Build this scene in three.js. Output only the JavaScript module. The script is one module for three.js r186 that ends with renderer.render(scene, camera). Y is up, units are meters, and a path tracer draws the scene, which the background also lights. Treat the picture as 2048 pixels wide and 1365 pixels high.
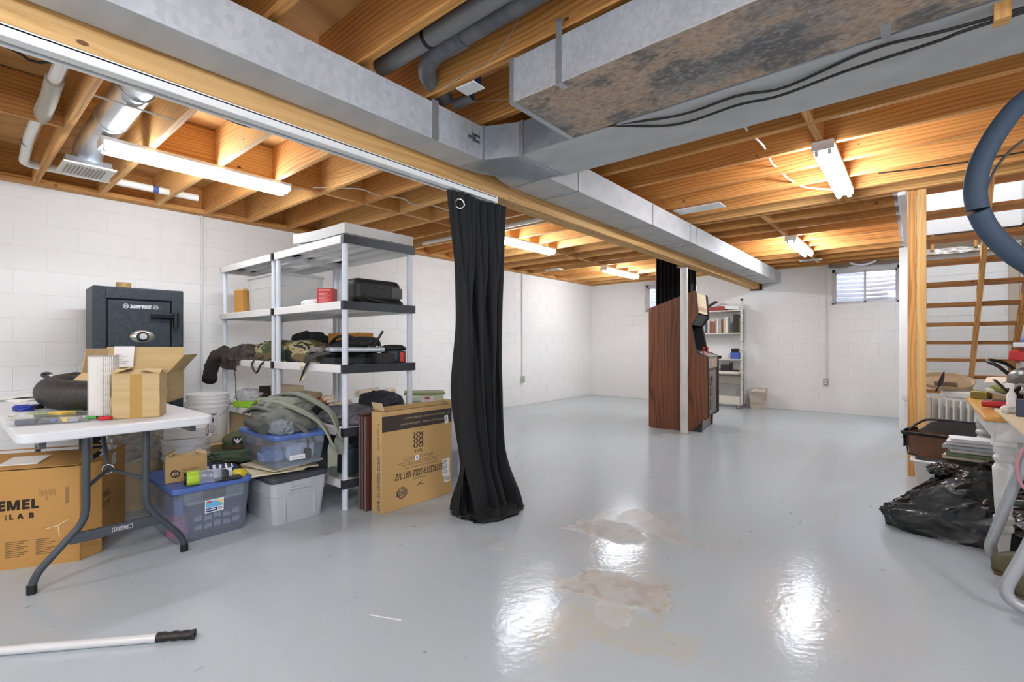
import * as THREE from 'three';
import { RoundedBoxGeometry } from 'three/addons/geometries/RoundedBoxGeometry.js';
import { mergeGeometries, mergeVertices, toCreasedNormals } from 'three/addons/utils/BufferGeometryUtils.js';
import { RectAreaLightUniformsLib } from 'three/addons/lights/RectAreaLightUniformsLib.js';

// ---------------------------------------------------------------- camera, sky, exposure
const scene = new THREE.Scene();
const R = Math.PI / 180;
const camera = new THREE.PerspectiveCamera(2 * Math.atan(682.5 / 965.3) / R, 2048 / 1365, 0.05, 100);
camera.position.set(0, 1.15, 0);
camera.rotation.y = 40.03 * R;
camera.setViewOffset(2048, 1365, 0, -7.5, 2048, 1365);
scene.background = new THREE.Color(0.8, 0.87, 1.0);      // overcast daylight above the window wells
scene.backgroundIntensity = 13.0;
const renderer = new THREE.WebGLRenderer({ antialias: true });
renderer.toneMapping = THREE.LinearToneMapping;
renderer.toneMappingExposure = 1.3;
renderer.shadowMap.enabled = true;
RectAreaLightUniformsLib.init();
const TUBE_GLOW = 30, PANEL_LIGHT = 13, SIDE_LIGHT = 76, LAMP = new THREE.Color(0.9, 0.975, 1.08);

// ---------------------------------------------------------------- helpers
const rng = (s) => () => { s = (s + 0x6d2b79f5) | 0; let t = Math.imul(s ^ (s >>> 15), 1 | s); t = (t + Math.imul(t ^ (t >>> 7), 61 | t)) ^ t; return ((t ^ (t >>> 14)) >>> 0) / 4294967296; };
const rnd = rng(7);
const hash = (x, y, s) => { let h = Math.imul(x, 374761393) + Math.imul(y, 668265263) + Math.imul(s, 2147483629) | 0; h = Math.imul(h ^ (h >>> 13), 1274126177); return ((h ^ (h >>> 16)) >>> 0) / 4294967296; };
const sm = (t) => t * t * (3 - 2 * t), mix = (a, b, t) => a + (b - a) * t, cl = (v, a = 0, b = 1) => Math.min(b, Math.max(a, v));
const step = (a, b, v) => sm(cl((v - a) / (b - a)));
function vnoise(x, y, px, py, s) {
  const xi = Math.floor(x), yi = Math.floor(y), fx = sm(x - xi), fy = sm(y - yi), W = (a, p) => ((a % p) + p) % p;
  const x0 = W(xi, px), x1 = W(xi + 1, px), y0 = W(yi, py), y1 = W(yi + 1, py);
  return mix(mix(hash(x0, y0, s), hash(x1, y0, s), fx), mix(hash(x0, y1, s), hash(x1, y1, s), fx), fy);
}
function fbm(u, v, fx, fy, oct, s) { let a = 0, w = 0.5, t = 0; for (let o = 0; o < oct; o++) { a += w * vnoise(u * fx, v * fy, fx, fy, s + o * 17); t += w; w *= 0.5; fx *= 2; fy *= 2; } return a / t; }
const n3 = (x, y, z, s) => { const zi = Math.floor(z), f = sm(z - zi), P = 65536; return mix(vnoise(x, y, P, P, s + zi * 31), vnoise(x, y, P, P, s + (zi + 1) * 31), f); };
const f3 = (x, y, z, s) => n3(x + 500, y + 500, z + 50, s) * 0.6 + n3(x * 2.1 + 500, y * 2.1 + 500, z * 2.1 + 50, s + 5) * 0.28 + n3(x * 4.3 + 500, y * 4.3 + 500, z * 4.3 + 50, s + 9) * 0.12 - 0.5;
function dataTex(w, h, fn, srgb = true, rep = [1, 1]) {
  const d = new Uint8Array(w * h * 4);
  for (let y = 0; y < h; y++) for (let x = 0; x < w; x++) { const c = fn(x / w, y / h), i = (y * w + x) * 4; d[i] = c[0] * 255; d[i + 1] = c[1] * 255; d[i + 2] = c[2] * 255; d[i + 3] = 255; }
  const t = new THREE.DataTexture(d, w, h); t.magFilter = t.minFilter = THREE.LinearFilter; t.wrapS = t.wrapT = THREE.RepeatWrapping;
  if (srgb) t.colorSpace = THREE.SRGBColorSpace; t.repeat.set(...rep); t.needsUpdate = true; return t;
}
function canvasTex(w, h, draw) {
  const c = document.createElement('canvas'); c.width = w; c.height = h; const g = c.getContext('2d'); draw(g, w, h);
  const t = new THREE.CanvasTexture(c); t.colorSpace = THREE.SRGBColorSpace; t.wrapS = t.wrapT = THREE.ClampToEdgeWrapping; return t;
}
const M = (color, rough = 0.6, o = {}) => new THREE.MeshStandardMaterial({ color, roughness: rough, ...o });
const hex = (h) => { const c = parseInt(h.slice(1), 16); return [(c >> 16) / 255, ((c >> 8) & 255) / 255, (c & 255) / 255]; };
const lerp3 = (a, b, t) => [mix(a[0], b[0], t), mix(a[1], b[1], t), mix(a[2], b[2], t)];

function uvBox(g, grain, s = 1, off) {
  if (g.index) g = g.toNonIndexed();
  const p = g.attributes.position, n = g.attributes.normal, uv = new Float32Array(p.count * 2), A = ['x', 'y', 'z'];
  const o1 = off ?? rnd() * 7, o2 = off ?? rnd() * 7;
  const get = (a, i) => a === 'x' ? p.getX(i) : a === 'y' ? p.getY(i) : p.getZ(i);
  for (let t = 0; t < p.count; t += 3) {
    const q = [0, 0, 0]; for (let k = 0; k < 3; k++) { q[0] += Math.abs(n.getX(t + k)); q[1] += Math.abs(n.getY(t + k)); q[2] += Math.abs(n.getZ(t + k)); }
    const d = q[0] >= q[1] && q[0] >= q[2] ? 0 : q[1] >= q[2] ? 1 : 2;
    let ax = A.filter((_, i) => i !== d); if (d === 0) ax = ['z', 'y'];
    if (grain && ax[1] === grain) ax.reverse();
    for (let k = 0; k < 3; k++) { uv[(t + k) * 2] = get(ax[0], t + k) * s + o1; uv[(t + k) * 2 + 1] = get(ax[1], t + k) * s + o2 + d * 0.37; }
  }
  g.setAttribute('uv', new THREE.BufferAttribute(uv, 2)); return g;
}
// box from corner to corner
function bx(x0, x1, y0, y1, z0, z1, { r = 0, seg = 1, grain, s = 1 } = {}) {
  const w = Math.abs(x1 - x0), h = Math.abs(y1 - y0), d = Math.abs(z1 - z0);
  const rr = Math.min(r, w / 2.01, h / 2.01, d / 2.01);
  const g = rr > 0 ? new RoundedBoxGeometry(w, h, d, seg, rr) : new THREE.BoxGeometry(w, h, d);
  g.translate((x0 + x1) / 2, (y0 + y1) / 2, (z0 + z1) / 2);
  return uvBox(g, grain, s);
}
const box = (w, h, d, o = {}) => bx(-w / 2, w / 2, 0, h, -d / 2, d / 2, o);      // on its base
function tr(g, { p = [0, 0, 0], r = [0, 0, 0], s = 1 } = {}) {
  const m = new THREE.Matrix4().compose(new THREE.Vector3(...p), new THREE.Quaternion().setFromEuler(new THREE.Euler(...r)), typeof s === 'number' ? new THREE.Vector3(s, s, s) : new THREE.Vector3(...s));
  return g.applyMatrix4(m);
}
const cyl = (r, h, seg = 20, r2 = r) => new THREE.CylinderGeometry(r2, r, h, seg).translate(0, h / 2, 0);
const V = (a) => new THREE.Vector3(...a);
function rod(a, b, r, seg = 10) {
  const d = V(b).sub(V(a)), L = d.length(), g = new THREE.CylinderGeometry(r, r, L, seg);
  g.applyQuaternion(new THREE.Quaternion().setFromUnitVectors(new THREE.Vector3(0, 1, 0), d.normalize()));
  return g.translate((a[0] + b[0]) / 2, (a[1] + b[1]) / 2, (a[2] + b[2]) / 2);
}
function tube(pts, r, { n = pts.length * 8, seg = 10, closed = false, tension = 0.5, caps = true } = {}) {
  const c = new THREE.CatmullRomCurve3(pts.map(V), closed, 'catmullrom', tension), g = new THREE.TubeGeometry(c, n, r, seg, closed);
  if (closed || !caps) return g;
  const a = c.getPoint(0), b = c.getPoint(1), ta = c.getTangent(0), tb = c.getTangent(1), cap = (p, t) => { const k = new THREE.CircleGeometry(r, seg); k.applyQuaternion(new THREE.Quaternion().setFromUnitVectors(new THREE.Vector3(0, 0, 1), t)); return k.translate(p.x, p.y, p.z); };
  return merge([g, cap(a, ta.clone().negate()), cap(b, tb)]);
}
// bent pipe: straight runs with rounded corners
function pipe(pts, r, bend = 0.06, seg = 12) {
  const out = new THREE.CurvePath(), v = pts.map(V); let last = v[0];
  for (let i = 1; i < v.length - 1; i++) {
    const a = v[i].clone().add(v[i - 1].clone().sub(v[i]).normalize().multiplyScalar(bend)), b = v[i].clone().add(v[i + 1].clone().sub(v[i]).normalize().multiplyScalar(bend));
    out.add(new THREE.LineCurve3(last, a)); out.add(new THREE.QuadraticBezierCurve3(a, v[i], b)); last = b;
  }
  out.add(new THREE.LineCurve3(last, v[v.length - 1]));
  const P = []; for (const c of out.curves) { const k = c.isLineCurve3 ? 1 : 6; for (let j = 0; j < k; j++) P.push(c.getPoint(j / k)); } P.push(v[v.length - 1]);
  const cc = new THREE.CurvePath(); for (let i = 1; i < P.length; i++) cc.add(new THREE.LineCurve3(P[i - 1], P[i]));
  const rings = [], T = P.map((p, i) => P[Math.min(i + 1, P.length - 1)].clone().sub(P[Math.max(i - 1, 0)]).normalize());
  let N = new THREE.Vector3(0, 1, 0); if (Math.abs(T[0].y) > 0.9) N.set(1, 0, 0);
  const pos = [], idx = [];
  P.forEach((p, i) => {
    N.sub(T[i].clone().multiplyScalar(N.dot(T[i]))).normalize(); const B = T[i].clone().cross(N);
    for (let k = 0; k < seg; k++) { const a = k / seg * 2 * Math.PI, q = p.clone().addScaledVector(N, Math.cos(a) * r).addScaledVector(B, Math.sin(a) * r); pos.push(q.x, q.y, q.z); }
    if (i) for (let k = 0; k < seg; k++) { const a = (i - 1) * seg + k, b = (i - 1) * seg + (k + 1) % seg, c = i * seg + k, d = i * seg + (k + 1) % seg; idx.push(a, b, c, b, d, c); }
  });
  const c0 = pos.length / 3; pos.push(P[0].x, P[0].y, P[0].z); const e = P[P.length - 1]; pos.push(e.x, e.y, e.z);
  for (let k = 0; k < seg; k++) { idx.push(c0, (k + 1) % seg, k); const o = (P.length - 1) * seg; idx.push(c0 + 1, o + k, o + (k + 1) % seg); }
  return geo(pos, idx, 40);
}
function geo(pos, idx, crease = 60, uv) {
  let g = new THREE.BufferGeometry(); g.setAttribute('position', new THREE.Float32BufferAttribute(pos, 3)); if (idx) g.setIndex(idx);
  if (uv) g.setAttribute('uv', new THREE.Float32BufferAttribute(uv, 2));
  g.computeVertexNormals(); g = toCreasedNormals(g, crease * R);
  return uv ? g : uvBox(g);
}
const lathe = (pts, seg = 24, crease = 35) => toCreasedNormals(new THREE.LatheGeometry(pts.map((p) => new THREE.Vector2(p[0], p[1])), seg), crease * R);
function extrude(pts, depth, { bevel = 0, holes, curve = 6 } = {}) {      // outline in xy, depth along +z
  const s = pts instanceof THREE.Shape ? pts : new THREE.Shape(pts.map((p) => new THREE.Vector2(p[0], p[1])));
  if (holes) for (const h of holes) s.holes.push(new THREE.Path(h.map((p) => new THREE.Vector2(p[0], p[1]))));
  return new THREE.ExtrudeGeometry(s, { depth: depth - 2 * bevel, bevelEnabled: bevel > 0, bevelSize: bevel, bevelThickness: bevel, bevelSegments: 2, bevelOffset: -bevel, curveSegments: curve }).translate(0, 0, bevel);
}
// a surface given by P(u, v), with thickness so that it is a real sheet
function sheet(P, nu, nv, th = 0.002, { crease = 80, uvs = [1, 1] } = {}) {
  const pos = [], idx = [], uv = [], W = nu + 1, N = W * (nv + 1), p0 = [];
  for (let j = 0; j <= nv; j++) for (let i = 0; i <= nu; i++) p0.push(V(P(i / nu, j / nv)));
  const at = (i, j) => p0[cl(j, 0, nv) * W + cl(i, 0, nu)];
  for (let side = 0; side < 2; side++) for (let j = 0; j <= nv; j++) for (let i = 0; i <= nu; i++) {
    const n = at(i + 1, j).clone().sub(at(i - 1, j)).cross(at(i, j + 1).clone().sub(at(i, j - 1))).normalize(), q = at(i, j).clone().addScaledVector(n, side ? -th / 2 : th / 2);
    pos.push(q.x, q.y, q.z); uv.push(i / nu * uvs[0], j / nv * uvs[1]);
  }
  for (let j = 0; j < nv; j++) for (let i = 0; i < nu; i++) { const a = j * W + i, b = a + 1, c = a + W, d = c + 1; idx.push(a, b, c, b, d, c, N + a, N + c, N + b, N + b, N + c, N + d); }
  const edge = (a, b) => idx.push(a, N + a, b, b, N + a, N + b);
  for (let i = 0; i < nu; i++) { edge(i + 1, i); edge(nv * W + i, nv * W + i + 1); }
  for (let j = 0; j < nv; j++) { edge(j * W, (j + 1) * W); edge((j + 1) * W + nu, j * W + nu); }
  return geo(pos, idx, crease, uv);
}
// soft lump: superellipsoid pushed about by noise, base flattened on y = 0
function blob(w, h, d, { amp = 0.12, freq = 3, seed = 1, pow = 2.6, nu = 40, nv = 26, flat = 0.25, fold = 0, shape, crease = 70 } = {}) {
  const pos = [], idx = [], sg = (c, e) => Math.sign(c) * Math.pow(Math.abs(c), e), e = 2 / pow;
  for (let j = 0; j <= nv; j++) for (let i = 0; i < nu; i++) {
    const a = i / nu * 2 * Math.PI, b = (j / nv - 0.5) * Math.PI, x = sg(Math.cos(b), e) * sg(Math.cos(a), e), z = sg(Math.cos(b), e) * sg(Math.sin(a), e), y = sg(Math.sin(b), e);
    let k = 1 + amp * 2 * f3(x * freq, y * freq, z * freq, seed);
    if (fold) k += fold * (1 - Math.abs(2 * f3(x * freq * 1.3 + y * 2, y * freq * 0.7, z * freq * 1.5, seed + 40)) * 2.2);
    let q = [x * k * w / 2, y * k * h / 2, z * k * d / 2]; if (shape) q = shape(q, x, y, z);
    q[1] = Math.max(q[1], -h * (0.5 - flat)); pos.push(q[0], q[1] + h * (0.5 - flat), q[2]);
  }
  for (let j = 0; j < nv; j++) for (let i = 0; i < nu; i++) { const A = j * nu + i, B = j * nu + (i + 1) % nu, C = A + nu, D = B + nu; idx.push(A, C, B, B, C, D); }
  return geo(pos, idx, crease);
}
function merge(gs) {
  return mergeGeometries(gs.map((g) => { let q = g.index ? g.toNonIndexed() : g; if (!q.attributes.uv) q = uvBox(q); const r = new THREE.BufferGeometry(); for (const k of ['position', 'normal', 'uv']) r.setAttribute(k, q.attributes[k]); return r; }), false);
}
const taken = new Map();
const numbered = (n) => { const k = taken.get(n) || 0; taken.set(n, k + 1); return k ? n + '_' + String(k).padStart(3, '0') : n; };
function mesh(name, g, m, parent) {
  const o = new THREE.Mesh(Array.isArray(g) ? merge(g) : g, m); o.castShadow = o.receiveShadow = true;
  o.name = parent ? name : numbered(name); (parent || scene).add(o); return o;
}
function thing(name, label, category, p = [0, 0, 0], turn = 0, group) {
  const o = new THREE.Group(); o.name = numbered(name); scene.add(o); o.position.set(...p); o.rotation.y = turn;
  o.userData = { label, category }; if (group) o.userData.group = group; return o;
}
function one(name, label, category, g, m, p = [0, 0, 0], turn = 0, group) {
  const o = mesh(name, g, m); o.position.set(...p); o.rotation.y = turn; o.userData = { label, category }; if (group) o.userData.group = group; return o;
}
function struct(name, label) { const o = new THREE.Group(); o.name = name; scene.add(o); o.userData = { kind: 'structure', label, category: name.split('_')[0] }; return o; }
// flat printed face: a thin plate; dir is the way it faces
function plate(w, h, p, dir, th = 0.0012) {
  const g = new THREE.BoxGeometry(w, h, th); g.applyQuaternion(new THREE.Quaternion().setFromUnitVectors(new THREE.Vector3(0, 0, 1), V(dir).normalize())); return g.translate(...p);
}

// ---------------------------------------------------------------- materials
function woodTex(seed, light, dark, knots = 3, W = 1024, H = 256, rings = 12) {
  const a = hex(light), b = hex(dark), r = rng(seed), K = Array.from({ length: knots }, () => [r(), r(), 0.012 + r() * 0.014]), kd = hex('#5c3416');
  return dataTex(W, H, (u, v) => {
    let kn = 0, wv = v;
    for (const [ku, kv, kr] of K) { let du = u - ku, dv = v - kv; du -= Math.round(du); dv -= Math.round(dv); const q = Math.hypot(du * 2.2, dv * 0.55) / kr; kn = Math.max(kn, 1 - step(0.45, 0.75, q)); wv += Math.sign(dv || 1) * 0.05 * Math.exp(-q * q * 0.12) * Math.exp(-Math.abs(dv) * 9); }
    const w = fbm(u, v, 2, 2, 3, seed) * 4.2, s = 0.5 + 0.5 * Math.sin(6.2832 * (wv * rings + w)), fine = fbm(u, v, 16, 128, 2, seed + 50), broad = fbm(u, v, 3, 3, 2, seed + 90);
    const t = cl(0.1 + 0.52 * Math.pow(s, 2.2) * (0.35 + broad) + 0.5 * (fine - 0.42) + 0.35 * (broad - 0.5));
    return lerp3(lerp3(a, b, t), kd, kn * 0.85);
  }, true, [1 / 2.4, 1 / 0.3]);
}
const TX = {};
const wood = ['#dfaa66/#ad6d31', '#e7b673/#bb7c3c', '#d69d59/#a0632b', '#ebc17f/#c68c4a'].map((c, i) => M(0xffffff, 0.72, { map: woodTex(11 + i * 7, ...c.split('/'), 2 + i % 2) }));
const woodOf = (i) => wood[(i * 7 + 3) % 4];
const woodBeam = M(0xffffff, 0.7, { map: woodTex(91, '#d6ac72', '#b98748', 2, 1024, 256, 7) });
const woodPost = M(0xffffff, 0.65, { map: woodTex(97, '#e2b878', '#c8954f', 3, 1024, 256, 8) });
const plyTex = woodTex(57, '#deb074', '#ba874a', 1, 1024, 512, 5); plyTex.repeat.set(1 / 2.4, 1 / 1.2);
const ply = M(0xffffff, 0.8, { map: plyTex });
const mottle = (cols, fx, fy, oct, seed, con = 1.6, size = 512) => { const c = cols.map(hex); return dataTex(size, size, (u, v) => { const t = cl(0.5 + (fbm(u, v, fx, fy, oct, seed) - 0.5) * con) * (c.length - 1), i = Math.min(c.length - 2, Math.floor(t)); return lerp3(c[i], c[i + 1], t - i); }); };
const galvTex = dataTex(512, 512, (u, v) => {
  const W = 26, x = u * W, y = v * W; let d1 = 9, id = 0, d2 = 9;
  for (let j = -1; j <= 1; j++) for (let i = -1; i <= 1; i++) { const cx = Math.floor(x) + i, cy = Math.floor(y) + j, wx = ((cx % W) + W) % W, wy = ((cy % W) + W) % W, px = cx + hash(wx, wy, 3), py = cy + hash(wx, wy, 4), d = Math.hypot((x - px) * 1.3, y - py); if (d < d1) { d2 = d1; d1 = d; id = hash(wx, wy, 5); } else if (d < d2) d2 = d; }
  const t = cl(0.25 + 0.35 * id + 0.5 * (fbm(u, v, 3, 3, 4, 8) - 0.3)); return lerp3(hex('#a9aeb4'), hex('#d3d7dc'), t);
});
const galvN = (rep, o = {}) => { const t = galvTex.clone(); t.repeat.set(rep, rep); t.needsUpdate = true; return M(0xffffff, 0.46, { map: t, metalness: 0.2, ...o }); };
const galv = galvN(1.4), galvEdge = M('#b4b8bd', 0.4, { metalness: 0.7 });
const stainTex = (() => { const A = hex('#8f8b88'), B = hex('#b39c88'), C = hex('#5d5e61'), D = hex('#c9c0b6'); return dataTex(1024, 1024, (u, v) => {
  const a = fbm(u, v, 3, 5, 5, 21), b = fbm(u, v, 24, 40, 4, 33), c = fbm(u, v, 5, 7, 5, 61), e = fbm(u, v, 70, 110, 2, 77);
  let q = lerp3(A, B, step(0.3, 0.52, a * 0.6 + b * 0.4)); q = lerp3(q, C, step(0.54, 0.7, c * 0.7 + b * 0.3) * 0.75); q = lerp3(q, D, step(0.56, 0.72, e) * 0.35); return lerp3(q, C, step(0.6, 0.75, 1 - e) * 0.3);
}); })();
stainTex.repeat.set(0.9, 0.9);
const galvStain = M(0xffffff, 0.75, { map: stainTex, metalness: 0.15 });
const patchTex = mottle(['#878d95', '#a1a7ad', '#b9bdc1', '#c3b29e', '#b5bbbf'], 3, 3, 5, 19, 2.2); patchTex.repeat.set(1.2, 1.2);
const galvPatch = M(0xffffff, 0.55, { map: patchTex, metalness: 0.15 });
const dullTex = mottle(['#b3b5b6', '#bfc0c0', '#c6c7c7'], 5, 9, 4, 71, 1.4); dullTex.repeat.set(1.2, 1.2);
const galvDull = M(0xffffff, 0.62, { map: dullTex, metalness: 0.1 });
const paintTex = mottle(['#e7e6e3', '#e9e8e5', '#ebeae8'], 8, 8, 4, 12, 1.0);
const paintBump = dataTex(512, 512, (u, v) => { const t = fbm(u, v, 40, 40, 3, 5); return [t, t, t]; }, false, [1.6, 1.6]);
const blockPaint = M(0xffffff, 0.62, { map: paintTex, bumpMap: paintBump, bumpScale: 0.0016 });
const white = M('#e6e6e4', 0.55), whitePlastic = M('#e9e9e8', 0.38), whiteMetal = M('#eeeeec', 0.3), black = M('#101011', 0.5), blackMatte = M('#141416', 0.85), darkGrey = M('#3a3f45', 0.4), chrome = M('#cfd2d5', 0.18, { metalness: 1 });
const pvc = M('#e8e6df', 0.35), steelGrey = M('#7d8084', 0.45, { metalness: 0.6 }), conduitPaint = M('#dcdbd8', 0.5);
const cardTex = mottle(['#b89f70', '#c0a778', '#c7af82'], 3, 40, 3, 44, 1.2); cardTex.repeat.set(1.5, 1.5);
const card = M(0xffffff, 0.85, { map: cardTex }), cardIn = M('#b5945c', 0.9), cardLight = M('#c9b288', 0.88);
const paper = M('#e4e2dc', 0.8), paperCream = M('#d8ceb4', 0.85);
const glassClear = new THREE.MeshPhysicalMaterial({ color: 0xffffff, roughness: 0.05, transmission: 1, thickness: 0, ior: 1.45 });
const plasticFilm = new THREE.MeshPhysicalMaterial({ color: '#eef0f2', roughness: 0.18, transmission: 0.75, thickness: 0, ior: 1.4 });
const tubClear = new THREE.MeshPhysicalMaterial({ color: '#e3e8f0', roughness: 0.24, transmission: 0.82, thickness: 0, ior: 1.45 });

// ---------------------------------------------------------------- floor
const FX0 = -6, FX1 = 3.8, FZ0 = -10, FZ1 = 3.4;
const stains = [[-1.44, -2.68, 0.19, 0.16, 1], [-1.46, -2.98, 0.13, 0.16, 0.7], [-1.26, -2.92, 0.24, 0.13, 0.6], [-1.06, -2.04, 0.2, 0.15, 1], [-1.02, -1.9, 0.1, 0.1, 0.6], [-1.9, -2.07, 0.12, 0.07, 0.4], [-2.42, -6.02, 0.18, 0.12, 0.55], [-1.46, -2.07, 0.07, 0.08, 0.25], [-0.18, -6.29, 0.2, 0.14, 0.3], [-1.3, -3.2, 0.09, 0.1, 0.3]];
const halo = [[-1.03, -1.86, 0.27, 0.3, 0.8], [-1.3, -2.95, 0.35, 0.26, 0.35], [-1.0, -2.25, 0.14, 0.12, 0.5]];
const field = (L, x, z, n, m = 0) => { let k = 0; for (const [cx, cz, rx, rz, a] of L) { const q = Math.hypot((x - cx) / rx, (z - cz) / rz) + n; k = Math.max(k, a * (1 - step(0.8, 1.02 + m, q))); } return k; };
const specks = (() => { const r = rng(5), L = []; for (let i = 0; i < 260; i++) L.push([-3.2 + r() * 3.6, -8 + r() * 8, 0.002 + r() * r() * 0.007, 0.2 + r() * 0.5, r() * 3.14, 1 + r() * 2.2]); return L; })();
const floorMask = [];
const floorTex = (() => {
  const N = 2048, d = new Uint8Array(N * N * 4), rgh = new Uint8Array(1024 * 1024 * 4), base = hex('#b0babf'), tan = hex('#b0a79b'), hal = hex('#b7b6a8'), brown = hex('#9d9387'), dk = hex('#555452');
  const worn = (x, z) => step(0.62, 0.74, fbm(x / 9.8 + 1, z / 13.4 + 1, 60, 220, 3, 3)) * (1 - step(0.25, 0.55, Math.hypot((x - 0.02) / 0.55, (z + 4.3) / 1.3)));
  for (let j = 0; j < N; j++) for (let i = 0; i < N; i++) {
    const x = FX0 + i / N * (FX1 - FX0), z = FZ0 + j / N * (FZ1 - FZ0), U = i / N, Vv = j / N, near = x > -3.4 && x < 1.2;
    const b = fbm(U, Vv, 7, 9, 4, 2) - 0.5; let c = base.map((k) => k + b * 0.025);
    if (near) {
      const n1 = (fbm(U, Vv, 60, 80, 5, 14) - 0.5) * 2.2 + (fbm(U, Vv, 400, 520, 2, 15) - 0.5) * 0.7, hl = field(halo, x, z, n1 * 1.1, 0.2), g = fbm(U, Vv, 260, 320, 3, 29), st = field(stains, x, z, n1, 0.12) * (0.45 + 0.55 * step(0.36, 0.6, fbm(U, Vv, 120, 150, 3, 35)));
      c = lerp3(c, hal, hl * (0.35 + 0.5 * step(0.45, 0.6, g))); c = lerp3(c, lerp3(tan, brown, step(0.42, 0.7, g)), st * 0.75); c = lerp3(c, tan, worn(x, z) * 0.8);
    }
    const o = (j * N + i) * 4; d[o] = c[0] * 255; d[o + 1] = c[1] * 255; d[o + 2] = c[2] * 255; d[o + 3] = 255;
  }
  for (const [sx, sz, r, a, th, el] of specks) { const rr = r * el; for (let j = Math.floor((sz - rr - FZ0) / (FZ1 - FZ0) * N); j <= (sz + rr - FZ0) / (FZ1 - FZ0) * N; j++) for (let i = Math.floor((sx - rr - FX0) / (FX1 - FX0) * N); i <= (sx + rr - FX0) / (FX1 - FX0) * N; i++) {
    const x = FX0 + i / N * (FX1 - FX0) - sx, z = FZ0 + j / N * (FZ1 - FZ0) - sz, p = x * Math.cos(th) + z * Math.sin(th), q = -x * Math.sin(th) + z * Math.cos(th);
    if (Math.hypot(p / rr, q / r) > 1 || i < 0 || j < 0 || i >= N || j >= N) continue; const o = (j * N + i) * 4; for (let k = 0; k < 3; k++) d[o + k] = mix(d[o + k], dk[k] * 255, a * 0.8);
  } }
  for (let j = 0; j < 1024; j++) for (let i = 0; i < 1024; i++) {
    const x = FX0 + i / 1024 * (FX1 - FX0), z = FZ0 + j / 1024 * (FZ1 - FZ0), near = x > -3.4 && x < 1.2, U = i / 1024, Vv = j / 1024;
    let k = 0.17 + 0.05 * (fbm(U, Vv, 30, 40, 3, 6) - 0.5); if (near) { const n1 = (fbm(U, Vv, 60, 80, 5, 14) - 0.5) * 2.2; k = mix(k, 0.45, field(stains, x, z, n1, 0.25)); }
    const o = (j * 1024 + i) * 4; rgh[o] = rgh[o + 1] = rgh[o + 2] = k * 255; rgh[o + 3] = 255;
  }
  const T = (a, n, s) => { const t = new THREE.DataTexture(a, n, n); t.magFilter = t.minFilter = THREE.LinearFilter; if (s) t.colorSpace = THREE.SRGBColorSpace; t.needsUpdate = true; return t; };
  return [T(d, N, true), T(rgh, 1024, false)];
})();
const floorBump = dataTex(512, 512, (u, v) => { const t = 0.6 * fbm(u, v, 22, 22, 3, 25) + 0.4 * fbm(u, v, 90, 90, 2, 26); return [t, t, t]; }, false, [7, 9.5]);
const floorMat = new THREE.MeshPhysicalMaterial({ color: 0xffffff, roughness: 1, specularIntensity: 0.6, map: floorTex[0], roughnessMap: floorTex[1], bumpMap: floorBump, bumpScale: 0.0011 });
{
  const g = new THREE.BoxGeometry(FX1 - FX0, 0.15, FZ1 - FZ0).translate((FX0 + FX1) / 2, -0.075, (FZ0 + FZ1) / 2), p = g.attributes.position, uv = g.attributes.uv;
  for (let i = 0; i < p.count; i++) uv.setXY(i, (p.getX(i) - FX0) / (FX1 - FX0), (p.getZ(i) - FZ0) / (FZ1 - FZ0));
  const o = mesh('floor', g, floorMat); o.userData = { kind: 'structure', label: 'grey painted concrete basement floor', category: 'floor' };
}

// ---------------------------------------------------------------- block walls
const WX = -5.75, WZ = -9.7, WT = 2.5;
const bedY = [0]; for (let y = 0.154; y < 2.45; y += 0.2028) bedY.push(y); bedY.push(WT);
function blockWall(root, along, from, to, phase, face, inward, open, hidden) {
  const P = 0.4065, kinds = new Map(), list = [];
  for (let r = 0; r < bedY.length - 1; r++) {
    const a = bedY[r] + 0.003, b = bedY[r + 1] - (r === bedY.length - 2 ? 0 : 0.003), sh = (r % 2) * P / 2;
    for (let k = Math.floor((from - phase) / P) - 1; k < (to - phase) / P + 1; k++) {
      let s0 = phase + sh + k * P + 0.003, s1 = s0 + P - 0.006; s0 = Math.max(s0, from); s1 = Math.min(s1, to); if (s1 - s0 < 0.02) continue;
      const spans = [[s0, s1, a, b]];
      for (const [o0, o1, y0, y1] of open) for (let i = spans.length - 1; i >= 0; i--) {
        const [p, q, u, v] = spans[i]; if (q <= o0 || p >= o1 || v <= y0 || u >= y1) continue; spans.splice(i, 1);
        if (o0 - p > 0.02) spans.push([p, o0, u, v]); if (q - o1 > 0.02) spans.push([o1, q, u, v]); const m0 = Math.max(p, o0), m1 = Math.min(q, o1); if (y0 - u > 0.02) spans.push([m0, m1, u, y0]); if (v - y1 > 0.02) spans.push([m0, m1, y1, v]);
      }
      for (const s of spans) list.push(s);
    }
  }
  const rest = [];
  list.forEach(([p, q, u, v]) => {
    const w = Math.round((q - p) * 1000) / 1000, h = Math.round((v - u) * 1000) / 1000, key = w + '/' + h;
    if (!kinds.has(key)) kinds.set(key, [0, 1, 2].map(() => uvBox(along === 'z' ? new RoundedBoxGeometry(0.03, h, w, 1, 0.0035) : new RoundedBoxGeometry(w, h, 0.03, 1, 0.0035))));
    const g = kinds.get(key)[Math.floor(rnd() * 3)], dep = -inward * 0.015 + (rnd() - 0.5) * 0.0006, c = (p + q) / 2, y = (u + v) / 2, pos = along === 'z' ? [face + dep, y, c] : [c, y, face + dep];
    if (hidden && hidden(c, y)) { rest.push(g.clone().translate(...pos)); return; }
    mesh('block', g, blockPaint, root).position.set(...pos);
  });
  if (rest.length) mesh('blocks', rest, blockPaint, root).userData.kind = 'stuff';
}
const wl = struct('wall_left', 'long white painted concrete block wall behind the safe and shelves');
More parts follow.
